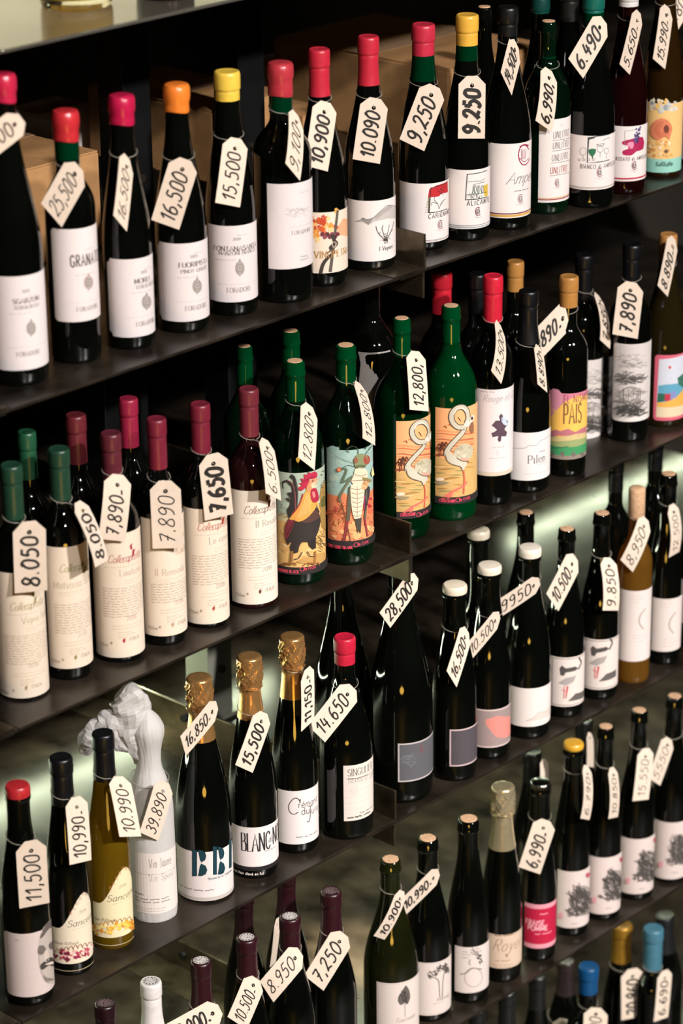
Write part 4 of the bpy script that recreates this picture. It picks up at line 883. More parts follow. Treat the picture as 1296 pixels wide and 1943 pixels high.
def art_wreath(L):
    q = lambda x, y: (680 + x / 3.24, 1620 + y / 3.24)
    L.ring(*q(707, 760), 17, 18, 1.6, '9a8d86'); L.stroke([q(625, 740), q(660, 735), q(700, 705), q(760, 710)], 2, '6a605b'); L.stroke([q(690, 650), q(680, 670), q(690, 685)], 1.6, '6a605b'); L.hatch(*q(725, 600), 10, 7, 18, '7d726c', 1.2, 4); L.hatch(*q(745, 645), 5, 8, 14, '4b4541', 1.6, 6); L.greek(*q(640, 600), 3, 6, .008, 3, 'b0a29b', 3)
def art_royer(L):
    q = lambda x, y: (680 + x / 3.24, 1620 + y / 3.24); border(L, '9a7f68'); L.text('Royer', *q(822, 592), 24, '8a6c56', 'script', .06, stretch=.8); L.greek(*q(835, 498), 1, 4, .035, 3.4, '8a6c56', 3); L.greek(*q(840, 655), 1, 4, .035, 3.4, '9a7f68', 4); L.greek(*q(825, 680), 1, 4, .045, 2.2, 'a98e76', 5); L.stroke([q(905, 615), q(912, 635), q(920, 615)], 1.6, '8a6c56')
def art_pink(L):
    b = L.b; hh = b.zt - b.zb; L.band(b.zb + hh * .1, b.zt - hh * .1, 'b01c3c'); q = lambda x, y: (680 + x / 3.24, 1620 + y / 3.24)
    L.text('FRAISE', *q(1030, 426), 10, 'e0a0a8', 'sans', .2, stretch=.85, track=.14); L.text('POMME', *q(1042, 464), 10, 'e0a0a8', 'sans', .2, stretch=.85, track=.14); L.greek(*q(1115, 372), 1, 4, .03, 4, 'd88a98', 3); L.greek(*q(1085, 492), 1, 4, .03, 4, 'd88a98', 4)
def art_animal(u, v, seed):
    def art(L):
        L.poly([(u - 14, v + 8), (u - 4, v - 22), (u + 12, v - 28), (u + 26, v - 20), (u + 24, v + 22), (u + 4, v + 30), (u - 6, v + 18)], '9a8f89', 2); L.hatch(u + 6, v, 18, 26, 95, '4c4643', 1.5, seed, .9, .5); L.hatch(u - 8, v + 22, 12, 8, 26, '5a5350', 1.4, seed + 1, .3)
        L.poly([(u + 18, v - 52), (u + 24, v - 53), (u + 23, v - 46), (u + 20, v - 43), (u + 17, v - 47)], 'b5485a'); L.poly([(u - 34, v + 24), (u - 26, v + 22), (u - 26, v + 33), (u - 34, v + 34)], 'd89aa0'); L.greek(u - 8, v + 44, 1, 4, .014, 2.6, 'b3a29b', 3)
    return art
random.seed(11)
# ------------------------------------------------------------------ the room
WALLM = mat('dark_plaster', (0.035, 0.028, 0.020), 0.9, noise=0.2, nscale=6, bump=0.05)
FLOORM = mat('dark_concrete', (0.06, 0.055, 0.05), 0.5, noise=0.25, nscale=4, bump=0.05)
def structure(o): o['kind'] = 'structure'; return o
structure(box('floor', (-2.0, 7.0, -5.5, 1.1, -0.06, 0.0), None, FLOORM))
structure(box('wall_back', (-2.0, 7.0, 0.98, 1.1, 0.0, 5.2), None, WALLM))
structure(box('ceiling', (-2.0, 7.0, -5.5, 1.1, 5.2, 5.3), None, WALLM))
structure(box('wall_right', (6.9, 7.0, -5.5, 1.1, 0.0, 5.2), None, WALLM))
# ------------------------------------------------------------------ steel shelves
WHICH = ['topmost', 'second', 'third', 'fourth', 'fifth', 'lowest']
WHAT = ['under the clear glass bottle', 'under the wax-sealed bottles', 'under the rooster and flamingo bottles', 'under the gold foil and paper-wrapped bottles', 'under the pink-labelled bottle', 'under the blue-capped bottle']
for k, z in enumerate(SHELF_Z):
    xa, xb = JOINT[k]
    for side, (x0, x1) in (('left', (xa - .715, xa)), ('middle', (xa, xb)), ('right', (xb, xb + .72)), ('far right', (xb + .72, xb + 1.44))):
        if side == 'left' and k == 0: pass
        t = empty('steel_shelf', ((x0 + x1) / 2, DEPTH / 2, z - .004), '%s bay of the %s dark steel shelf, %s' % (side, WHICH[k], WHAT[k]), 'shelf', 'dark steel shelf bays')
        cx, cy, cz = t.location; B = lambda n, a, m, bev=0: box(n, (a[0] - cx, a[1] - cx, a[2] - cy, a[3] - cy, a[4] - cz, a[5] - cz), t, m, bev)
        B('plate', (x0 + .0005, x1 - .0005, 0, DEPTH, z - .004, z), STEEL0 if k == 0 else STEEL, .0008)
        if side == 'middle':       # angle irons that join this bay to the next
            u = empty('angle_iron', (x1, DEPTH / 2, z), 'angle iron on the %s shelf, %s' % (WHICH[k], ['at the top', 'left of the CARIGNANO bottle', 'between the cricket and flamingo bottles', 'right of the raspberry red capsule bottle', 'under the olive glass bottle', 'in the lowest row'][k]), 'bracket', 'angle irons at the shelf joints')
            cx, cz = x1, z; B = lambda n, a, m, bev=0, t_=u: box(n, (a[0] - cx, a[1] - cx, a[2] - cy, a[3] - cy, a[4] - cz, a[5] - cz), t_, m, bev)
            B('flange', (x1 - .066, x1 - .006, .002, DEPTH, z, z + .0012), RAW, .0004); B('web', (x1 - .006, x1 - .002, .002, DEPTH, z, z + .046), RAW, .0008)
            u2 = empty('angle_iron', (x1, DEPTH / 2, z - .0045), 'steel angle iron hanging under the joint of the %s shelf' % WHICH[k], 'bracket', 'angle irons at the shelf joints'); cz = z - .0045; B2 = lambda n, a, m, bev=0: B(n, a, m, bev, u2)
            B2('flange', (x1 - .05, x1 - .006, .004, DEPTH, z - .0075, z - .0045), RAW, .0006); B2('web', (x1 - .006, x1 - .002, .004, DEPTH, z - .042, z - .0045), RAW, .0008)
            cz = z
            for by in (.12, .42, .70):
                v, f = tube_vf([(x1 - .006 - cx, by - cy, z + .026 - cz), (x1 - .012 - cx, by - cy, z + .026 - cz)], .0065, 6); mesh('bolt', v, f, u, STEEL2, False)
        if side == 'left':
            B('upper_angle', (x1 - .055, x1 - .004, .002, DEPTH, z, z + .003), RAW, .0006)
            B('lower_angle', (x1 - .055, x1 - .004, .004, DEPTH, z - .0075, z - .004), RAW, .0006)
# uprights
def upright(ul, ur, v, y, z0, z1, label, m=STEEL2):
    a, b = on_y(ul, v, y), on_y(ur, v, y); t = empty('steel_upright', ((a.x + b.x) / 2, y, z0), label, 'post', 'steel uprights')
    w = (b.x - a.x) / 2; box('post', (-w, w, 0, .05, 0, z1 - z0), t, m, .002); box('foot_flange', (-w - .02, w + .02, -.012, .062, 0, .006), t, m, .001)
    for zz in (.08, .3): 
        vv, ff = tube_vf([(0, 0, zz), (0, -.006, zz)], .006, 6); mesh('bolt', vv, ff, t, RAW, False)
Z = SHELF_Z
for a, b, l in ((232, 285, 'black upright post between the kraft box and the red wax bottle'), (452, 502, 'black upright post behind the yellow-capped bottle')):
    upright(a, b, 150, .40, Z[1], Z[0] - .0045, l)
upright(197, 281, 740, .40, Z[2], Z[1] - .0045, 'black upright post behind the dark red capsules of the cream labels')
upright(433, 488, 690, .40, Z[2], Z[1] - .0045, 'black upright post behind the green-necked back bottle')
PALE = mat('pale_steel_plate', (0.34, 0.34, 0.28), 0.45, 0.3, noise=0.2, nscale=12)  # strip light falling on one post, put into a paler steel colour
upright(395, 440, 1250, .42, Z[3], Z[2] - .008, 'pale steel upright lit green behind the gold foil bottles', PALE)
# under-shelf light strips
LEDM, _nt, _b = nodes_of('led_diffuser'); _b.inputs['Emission Color'].default_value = (0.88, 1.0, 0.70, 1); _b.inputs['Emission Strength'].default_value = 5.0
def led(k, y, energy, label, x0=1.5, x1=4.0, z=None, tilt=0.0):
    z = z or SHELF_Z[k] - .009
    t = empty('light_strip', ((x0 + x1) / 2, y, z), label, 'light strip', 'under-shelf light strips'); w = (x1 - x0) / 2
    box('channel', (-w, w, -.009, .009, -.006, 0), t, STEEL2, .001); box('diffuser', (-w + .002, w - .002, -.0065, .0065, -.0105, -.0055), t, LEDM, .001)
    d = bpy.data.lights.new('strip_light', 'AREA'); d.shape = 'RECTANGLE'; d.size = x1 - x0 - .02; d.size_y = .006; d.energy = energy; d.color = (0.88, 1.0, 0.70)
    o = bpy.data.objects.new('strip_light', d); COL.objects.link(o); o.location = ((x0 + x1) / 2, y - .008, z - .012); o.rotation_euler = (tilt, 0, 0)
led(2, .56, 2.1, 'thin glowing strip behind the gold foil bottles', 1.7, 2.95, z=.905, tilt=-.95)
led(2, .62, 1.2, 'thin glowing strip behind the tall bare cork', 3.6, 4.7, z=.885, tilt=-.45)
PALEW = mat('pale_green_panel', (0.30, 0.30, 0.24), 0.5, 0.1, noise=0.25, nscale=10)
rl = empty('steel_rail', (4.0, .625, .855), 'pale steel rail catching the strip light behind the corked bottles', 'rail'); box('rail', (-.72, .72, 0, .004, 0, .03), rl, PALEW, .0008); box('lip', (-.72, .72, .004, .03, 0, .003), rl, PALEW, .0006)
led(3, .45, 15.0, 'thin glowing strip under the fourth shelf, above the bare-cork bottles')
led(4, .40, 7.0, 'thin glowing strip under the fifth shelf, above the blue-capped bottle')
led(0, .40, 9.0, 'thin glowing strip over the topmost shelf, out of the frame', z=2.46)  # strip added above the frame to brighten the topmost shelf
pp = empty('puck_light', (2.79, .235, SHELF_Z[3] - .0085), 'small round lamp under the fourth shelf, above the last maroon capsule', 'lamp')
v, f = lathe_vf([(.024, 0), (.026, -.004), (.024, -.012), (.02, -.014)], 24); mesh('puck_body', v, f, pp, STEEL2); v, f = lathe_vf([(.018, -.0135), (.016, -.0155), (.004, -.016)], 20); mesh('puck_lens', v, f, pp, LEDM)
lamp('puck_beam', 'SPOT', (2.79, .235, SHELF_Z[3] - .028), (2.79, .235, 0.42), 95, (1.0, 0.90, 0.62), spot_size=math.radians(46), spot_blend=1.0, shadow_soft_size=.015)
PALEP = mat('pale_wall_board', (0.55, 0.50, 0.40), 0.7, noise=.05, nscale=8)
structure(box('wall_panel', (1.0, 3.3, .84, .86, SHELF_Z[0] + .001, 2.50), None, PALEP))  # unseen board added so the topmost shelf mirrors something bright
# ------------------------------------------------------------------ cardboard boxes behind the second shelf's bottles
def carton(u, v, y, corner, wx, dy, label, m, shelf=1, flaps=True):
    p = on_y(u, v, y); zt = p.z; z0 = SHELF_Z[shelf] + .0002
    x0, x1 = (p.x - wx, p.x) if corner == 'right' else (p.x, p.x + wx)
    t = empty('cardboard_box', ((x0 + x1) / 2, y + dy / 2, z0), label, 'box', 'cardboard boxes behind the bottles')
    hx, hy, h = wx / 2, dy / 2, zt - z0
    box('box_body', (-hx, hx, -hy, hy, 0, h - .003), t, m, .002)
    for s in (-1, 1): box('flap', (-hx + .001, hx - .001, -hy + .001 if s < 0 else .0008, -.0008 if s < 0 else hy - .001, h - .003, h), t, m, .0008)
    box('packing_tape', (-hx - .0004, hx + .0004, -.022, .022, h, h + .0005), t, mat('parcel_tape', (0.38, 0.23, 0.13), 0.35, noise=.1, nscale=50))
    return t, hx, hy, h
carton(187, 285, .40, 'right', .34, .30, 'kraft cardboard box behind the two bottles with crimson seals at the end of the shelf', KRAFT)
carton(193, 200, .74, 'right', .10, .10, 'white box standing behind the kraft box beside the first black post', WHITEBOX)
t, hx, hy, h = carton(402, 211, .46, 'left', .16, .26, 'kraft cardboard box with upside-down capital letters behind the orange-capped bottle', KRAFT)
A_ = Art(); A_.glyphs('VADO', 0, 0, .030, '2c2019', 'sans', .12, stretch=.9)
A_.build('printed_letters', lambda x, y, l: Vector((-hx - .0004 - l, -hy + .075 + x - .03, h - .105 - y)), t, MARKER)
carton(640, 100, .76, 'right', .20, .08, 'white box behind the red capsules, left of the large kraft box', WHITEBOX)
carton(850, 133, .36, 'left', .24, .36, 'large kraft cardboard box behind the two bright red capsules', KRAFT)
carton(636, 205, .46, 'right', .07, .24, 'low kraft cardboard box behind the bottle with the vine-stake label', KRAFT)
# ------------------------------------------------------------------ the bottles
M = make_bottle
W1, W2, CR = 'd6cbca', 'ded3cf', 'dccbb8'
C1 = 'card'
# topmost shelf
M('t0', 0, None, .33, 140, 'bordeaux', 'clear', ('cork', None, None, 50), 'clear glass bottle of yellow wine at the top edge of the photo', base=(146, 23), name='wine_bottle')
v_, f_ = lathe_vf([(BOT['t0'].R * .86, .012), (BOT['t0'].R * .93, .016), (BOT['t0'].R * .93, .19), (BOT['t0'].R * .8, .206)], 32); mesh('wine', v_, f_, BOT['t0'].root, juice('yellow_wine', (.55, .40, .06), .5))
M('t1', 0, None, .30, 112, 'bordeaux', 'rose', ('foil', '5a1a24', None, 46), 'dark rose bottle whose foot shows at the top edge beside the clear one', base=(314, 3))
# second shelf
M('b1', 1, (7, 138), None, 112, 'burgundy', 'dark', ('wax', 'b3213f', 192, 50), 'tall magnum with a crimson wax seal cut by the left edge of the photo', (38, 735), (-14, 522, 696, W1, 'round', foradori('SGARZON', 'TEROLDEGO', (24, 577), (26, 588), (59, 623), (32, 677), (50, 556))))
M('b2', 1, (130, 207), None, 96, 'bordeaux', 'dark', ('wax', 'b4282f', 265, 53), 'bottle labelled GRANATO with a dull red wax seal and green neck', (143, 692), (101, 433, 606, W1, 'round', foradori('GRANATO', None, (134, 507), (150, 515), (168, 536), (146, 592), None, 21, 'ad9490', .5, 'sans')))
M('b3', 1, (230, 178), None, 93, 'burgundy', 'dark', ('wax', 'ad1740', 234, 52), 'bottle with a domed crimson wax seal and a notched white label', (249, 665), (206, 489, 634, W1, 'notch', foradori('MOREI', 'TEROLDEGO', (255, 539), (257, 549), (278, 573), (259, 620), (275, 520))))
M('b4', 1, (339, 157), None, 98, 'burgundy', 'dark', ('wax', 'd9752a', 210, 52), 'bottle with an orange wax seal labelled FUORIPISTA', (347, 634), (301, 457, 601, W1, 'notch', foradori('FUORIPISTA', 'PINOT GRIGIO', (339, 508), (343, 519), (374, 543), (352, 590), (369, 490))))
M('b5', 1, (429, 134), None, 96, 'burgundy', 'dark', ('foil', 'd9b545', 188, 50), 'bottle with a lemon yellow capsule labelled FONTANASANTA', (443, 601), (397, 424, 566, W1, 'rect', foradori('FONTANASANTA', 'MANZONI BIANCO', (406, 474), (415, 483), (455, 509), (431, 555), (450, 457))))
M('b6', 1, (539, 116), None, 112, 'bordeaux', 'dark', ('wax', 'a9303a', 180, 51), 'wide bottle with a brick red wax seal, green neck and pale landscape label', (536, 577), (508, 348, 509, W1, 'rect', art_nosiola))
M('b7', 1, (606, 92), None, 98, 'burgundy', 'dark', ('foil', 'b32436', 180, 41), 'red-capped bottle with a vine and stake painted on its label', (611, 545), (585, 402, 517, 'ddcbb9', 'rect', art_vinupetra))
M('b8', 1, (691, 68), None, 98, 'burgundy', 'dark', ('foil', 'b32436', 159, 41), 'red-capped bottle with a grey mountain and bare vine on its label', (706, 516), (660, 376, 490, W2, 'rect', art_ivigneri))
M('b9', 1, (807, 45), None, 96, 'burgundy', 'dark', ('foil', 'b3283d', 103, 45), 'bottle labelled CARIGNANO behind the steel angle', (801, 476), (758, 341, 452, W2, 'rect', art_carignano))
M('b10', 1, (886, 27), None, 90, 'burgundy', 'dark', ('foil', 'd6a23c', 84, 44), 'bottle with an ochre capsule labelled ALICANTE', (884, 459), (848, 318, 430, W2, 'rect', art_alicante))
M('b11', 1, (958, 12), None, 94, 'burgundy', 'dark', ('foil', '0d0d0e', 66, 40), 'bottle with a crimson ring and a handwritten name across its label', (962, 438), (925, 269, 410, W2, 'rect', art_ampeleia))
M('b12', 1, (1031, 40), None, 88, 'liter', 'green', ('cork', None, None, 32), 'corked green-necked bottle whose label repeats one word four times', (1040, 408), (1022, 226, 384, W2, 'rect', art_unlitro))
M('b13', 1, (1134, -14), None, 92, 'burgundy', 'dark', ('foil', '0f5a4e', 22, 42), 'bottle with a teal capsule and drawn glasses on its label', (1114, 396), (1073, 246, 350, W2, 'rect', art_bianco))
M('b14', 1, (1190, -30), None, 82, 'burgundy', 'rose', ('foil', 'cfc9c6', 10, 40), 'dark rose bottle with a lavender sprig and magenta smear on its label', (1185, 370), (1152, 235, 340, W2, 'rect', art_rosato))
M('b15', 1, (1268, -70), None, 76, 'burgundy', 'cider', ('foil', '2a1f14', -16, 40), 'amber bottle with a salmon swirl and teal band on its label', (1252, 337), (1228, 193, 325, 'e0c090', 'rect', art_seashell))
M('b16', 1, (1336, -80), None, 84, 'burgundy', 'dark', ('foil', '14130f', -24, 40), 'dark bottle cut by the right edge of the photo on the second shelf', (1328, 318), (1290, 184, 300, W1, 'round', None))
M('b17', 1, (919, 13), None, 84, 'burgundy', 'dark', ('cork', None, None, 30), 'dark corked bottle in the back row behind the ochre capsule', ('y', .15))
M('b18', 1, (1026, -8), None, 84, 'burgundy', 'dark', ('foil', '083a33', 18, 36), 'teal-capped bottle in the back row behind the green-necked bottle', ('y', .15))
M('b19', 1, (1082, -28), None, 84, 'burgundy', 'dark', ('foil', '1b1a18', 0, 36), 'dark bottle in the back row behind the teal capsule', ('y', .15))
# third shelf
CC = 'foil'
M('c1', 2, (30, 880), None, 96, 'bordeaux', 'dark', ('foil', '1c3a2a', 981, 43), 'first dark green capsule on the cream-labelled row, at the left edge', (42, 1330), (-8, 1082, 1308, CR, 'rect', collecapretta('Vigna Vecchia', -6, 1108, '8f8268', '8c8252')))
M('c2', 2, (116, 850), None, 90, 'bordeaux', 'dark', ('foil', '1c3a2a', 945, 42), 'second dark green capsule on the cream-labelled row', (131, 1292), (90, 1036, 1260, CR, 'rect', collecapretta('Malvasia dello', 88, 1050, '9b917a', '7d7a3c', (14, 66), (24, 36))))
M('c3', 2, (220, 820), None, 94, 'bordeaux', 'dark', ('foil', '57202a', 908, 40), 'cream-labelled bottle named Lautizio with a dark red capsule', (224, 1259), (179, 1008, 1231, CR, 'rect', collecapretta('Lautizio', 180, 1018, '9b7468', '9c3038')))
M('c4', 2, (300, 793), None, 88, 'bordeaux', 'dark', ('foil', '701f30', 886, 38), 'cream-labelled bottle named Il Rossoda with a wine red capsule', (311, 1227), (272, 982, 1199, CR, 'rect', collecapretta('Il Rossoda', 272, 988, '94705c', 'b08a70', (22, 104), (60, 66), para=(120, 8))))
M('c5', 2, (382, 765), None, 88, 'bordeaux', 'dark', ('foil', '701f30', 856, 39), 'cream-labelled bottle named Le cese with a wine red capsule', (391, 1194), (350, 961, 1174, CR, 'rect', collecapretta('Le cese', 350, 957, '6d5a4c', 'a0402f')))
M('c6', 2, (476, 736), None, 93, 'bordeaux', 'redbrown', ('foil', '67252f', 824, 39), 'cream-labelled bottle named Il Rosato with a reddish brown foot', (479, 1157), (438, 926, 1137, 'e0d2c2', 'rect', collecapretta('Il Rosato', 438, 925, '5f5148', '5c3028')))
M('c7', 2, (561, 685), None, 104, 'liter', 'green', ('greenseal', None, 757, 38), 'green bottle with a rooster painted on its label', (566, 1112), (526, 893, 1083, 'd9ac6c', 'rect', art_rooster))
M('c8', 2, (655, 655), None, 97, 'liter', 'green', ('greenseal', None, 723, 39), 'green bottle with a cricket smoking a pipe on its label', (661, 1075), (621, 849, 1032, 'd9805a', 'rect', art_cricket))
M('c9', 2, (761, 604), None, 106, 'liter', 'emeralddark', ('greenseal', None, 672, 34), 'darker green bottle with a flamingo label, beside the steel angle', (764, 1026), (752, 799, 984, 'c9a165', 'rect', art_flamingo(-540, 202)))
M('c10', 2, (853, 580), None, 100, 'liter', 'emerald', ('greenseal', None, 646, 36), 'bright emerald bottle with a flamingo label', (856, 990), (826, 772, 953, 'c9a165', 'rect', art_flamingo(0, 0)))
M('c11', 2, (935, 522), None, 80, 'bordeaux', 'dark', ('foil', 'bf1f33', 608, 38), 'red-capped bottle with a dark puzzle piece on its label', (932, 960), (901, 734, 898, W1, 'rect', art_rouge))
M('c12', 2, (1002, 550), None, 90, 'burgundy', 'dark', ('foil', '0c0c0d', 648, 38), 'black-capped bottle labelled Pilen', (998, 937), (958, 812, 903, 'd6cfcc', 'rect', art_pilen))
M('c13', 2, (1070, 523), None, 78, 'bordeaux', 'dark', ('foil', 'a9763c', 580, 37), 'bottle with a tan capsule and a pink, yellow and green striped label', (1077, 906), (1041, 740, 866, 'c7788a', 'rect', art_pais))
M('c14', 2, (1109, 482), None, 80, 'bordeaux', 'dark', ('foil', '0b0b0d', 566, 36), 'black-capped bottle with a grey engraving, half hidden by the striped label', ('y', 0.125), (1090, 690, 838, 'd3cac5', 'round', art_etching(-240, 92)))
M('c15', 2, (1190, 462), None, 80, 'bordeaux', 'dark', ('foil', '0b0b0d', 545, 37), 'black-capped bottle with a full grey engraving on a rounded label', (1195, 840), (1163, 648, 796, 'd8cfca', 'round', art_etching(0, 0)))
M('c16', 2, (1259, 443), None, 86, 'burgundy', 'straw', ('foil', 'b07a44', 492, 34), 'amber bottle with a pink-framed beach scene on its label', (1261, 812), (1241, 672, 797, 'cf5f72', 'round', art_beach))
M('c17', 2, (1345, 420), None, 80, 'bordeaux', 'green', ('foil', '0b0b0d', 500, 36), 'green bottle cut by the right edge of the photo on the third shelf', ('y', 0.06))
M('r1', 2, (50, 818), None, 86, 'bordeaux', 'dark', ('foil', '1c4a32', 905, 36), 'dark green capsule in the back row at the left edge', ('y', 0.14))
M('r2', 2, (143, 786), None, 86, 'bordeaux', 'dark', ('foil', '5e2028', 876, 40), 'brownish red capsule in the back row behind the second green one', ('y', 0.14))
M('r3', 2, (243, 755), None, 84, 'bordeaux', 'dark', ('foil', '8c1f3a', 845, 37), 'bright wine red capsule in the back row before the black post', ('y', 0.14))
M('r4', 2, (463, 657), None, 96, 'liter', 'green', ('greenseal', None, 726, 32), 'green-necked corked bottle in the back row behind the Il Rosato bottle', ('y', 0.165))
M('r5', 2, (551, 628), None, 96, 'liter', 'green', ('greenseal', None, 696, 36), 'green-necked corked bottle in the back row behind the rooster bottle', ('y', 0.165))
M('r6', 2, (703, 478), None, 106, 'bordeaux', 'dark', ('foil', '0b0b0d', 540, 40), 'big dark bottle in the back row with a plain white label, behind the cricket bottle', ('y', 0.16), (679, 668, 775, 'b5aeaa', 'rect', None, 45))
M('r7', 2, (838, 516), None, 84, 'bordeaux', 'dark', ('foil', 'c11f30', 592, 40), 'bright red capsule in the back row behind the flamingo bottles', ('y', 0.17))
M('r8', 2, (978, 495), None, 80, 'bordeaux', 'dark', ('foil', 'a9763c', 550, 33), 'tan capsule in the back row behind the black-capped Pilen bottle', ('y', 0.14))
M('r9', 2, (906, 518), None, 80, 'bordeaux', 'dark', ('foil', '0d0d0e', 590, 36), 'black capsule in the back row behind the puzzle-piece bottle', ('y', 0.15))
# fourth shelf
M('d1', 3, (38, 1487), None, 96, 'burgundy', 'dark', ('disc', 'a8242a', 1515, 47), 'bottle with a short red wax cap and a face printed on its label', (55, 1911), (11, 1766, 1880, 'c9b8b4', 'round', art_face))
def wave(top, bt):
    def sh(b):
        p = b.unroll(top); b.wave_top = p.y; b.wave_c = math.degrees(p.x / b.R); b.wave_w = 78; return wave_shape(b)
    return sh
M('d2', 3, (114, 1435), None, 82, 'burgundy', 'dark', ('foil', '0c0c0e', 1522, 45), 'black-capped bottle with maroon petals on a wavy cream label', (138, 1853), (101, 1758, 1822, 'd8cbb4', wave((158, 1694), 0), sancerre(0, 0, ['8c2a44', 'b0485c', 'd8a0a0', '6d1f36', 'e6c8b8', 'a83a50'], '8a4a3c')))
M('d3', 3, (194, 1389), None, 82, 'burgundy', 'amber', ('foil', '0c0c0e', 1475, 43), 'golden bottle with yellow petals on a wavy cream label', (215, 1803), (178, 1710, 1772, 'd9cca6', wave((236, 1646), 0), sancerre(212, -136, ['e0a838', 'e8c060', 'd8902c', 'f0d890', 'e6b850', 'c98430'], 'b5793c')))
M('d5', 3, (384, 1283), None, 106, 'champagne', 'dark', ('champ', 'c9975c', 1398, 50), 'gold foil bottle with big stencil letters on its label', (388, 1714), (336, 1600, 1686, 'd6cac7', 'rect', art_bbf))
M('d6', 3, (474, 1243), None, 92, 'champagne', 'dark', ('champ', 'c9975c', 1357, 48), 'gold foil bottle labelled BLANC de NOIRS', (483, 1669), (441, 1561, 1641, 'd8cdca', 'rect', art_bdn))
M('d7', 3, (551, 1205), None, 88, 'champagne', 'dark', ('champ', 'c9975c', 1318, 48), 'gold foil bottle with a large initial C on its label', (563, 1621), (528, 1496, 1596, 'd8cdca', 'rect', art_cremant))
M('d8', 3, (656, 1207), None, 102, 'burgundy', 'dark', ('foil', 'b31d36', 1256, 42), 'dark bottle with a short raspberry red capsule and narrow white label', (657, 1596), (652, 1453, 1558, 'd3c6bc', 'rect', art_singulier, 100))
M('d9', 3, (757, 1072), .365, 122, 'champagne', 'dark', ('foil', '0d0d0e', 1090, 46), 'big dark magnum with a slate grey label, right of the steel angle', (762, 1526), (755, 1411, 1484, 'b3a8a6', 'rect', art_slab('57565a', 'b3a8a6', ex_red), 96))
M('d10', 3, (858, 1107), None, 86, 'burgundy', 'dark', ('disc', 'd8c9b2', 1124, 46), 'bottle with a cream button cap and dark grey label', (864, 1484), (853, 1384, 1454, 'bfa9a6', 'rect', art_slab('4d464a', 'bfa9a6'), 100))
M('d11', 3, (924, 1070), None, 84, 'burgundy', 'dark', ('disc', 'd8cbb8', 1086, 45), 'bottle with a cream button cap and mauve label with a salmon patch', (928, 1442), (901, 1343, 1415, 'c9b1ac', 'rect', art_slab('93807d', 'c9b1ac', ex_salmon)))
M('d12', 3, (1000, 1036), None, 86, 'burgundy', 'dark', ('disc', 'd8cdbd', 1055, 43), 'bottle with a cream button cap and plain white label with a torn corner', (1003, 1404), (966, 1298, 1371, 'd9ccc6', 'rect', art_torn))
M('d13', 3, (1069, 1003), None, 76, 'burgundy', 'dark', ('cork', None, None, 34), 'corked bottle with a gramophone label, left one of the pair', (1072, 1363), (1045, 1243, 1337, 'd3c5bd', 'rect', art_gramophone(0, 0)))
M('d14', 3, (1136, 973), None, 74, 'burgundy', 'dark', ('cork', None, None, 34), 'corked bottle with a gramophone label, beside the amber bottle', (1137, 1329), (1105, 1206, 1302, 'd3c5bd', 'rect', art_gramophone(160, -102)))
M('d15', 3, (1199, 925), None, 66, 'bordeaux', 'orange', ('stopper', None, 980, 30), 'amber bottle with a tall bare cork', (1203, 1298), (1174, 1114, 1250, 'd5c6c0', 'rect', art_arc(1219, 1176)))
M('d16', 3, (1254, 898), None, 66, 'burgundy', 'dark', ('cork', None, None, 34), 'corked dark bottle with an arc on its white label, right of the amber one', (1264, 1263), (1237, 1132, 1233, 'd5c6c0', 'rect', art_arc(1276, 1184)))
M('d17', 3, (1316, 868), None, 66, 'burgundy', 'dark', ('cork', None, None, 34), 'dark bottle cut by the right edge of the photo on the fourth shelf', (1322, 1232), (1292, 1096, 1180, 'd5c6c0', 'rect', None))
M('s1', 3, (648, 1075), None, 120, 'champagne', 'dark', ('foil', '0d0d0e', 1095, 44), 'big dark magnum in the back row behind the raspberry red capsule', ('y', 0.15))
M('s2', 3, (908, 1003), None, 82, 'burgundy', 'dark', ('disc', 'cfc2ac', 1020, 42), 'cream button cap in the back row behind the mauve-labelled bottle', ('y', 0.135))
M('s3', 3, (998, 972), None, 80, 'burgundy', 'dark', ('cork', None, None, 34), 'corked bottle in the back row behind the plain white label', ('y', 0.13))
M('s4', 3, (1170, 865), None, 66, 'bordeaux', 'dark', ('foil', '0c0c0d', 930, 30), 'dark bottle in the back row whose neck rises behind the tall bare cork', ('y', 0.13))
M('s5', 3, (1245, 828), None, 66, 'bordeaux', 'dark', ('foil', '0c0c0d', 890, 30), 'dark bottle in the back row whose neck rises behind the last cork on the right', ('y', 0.13))
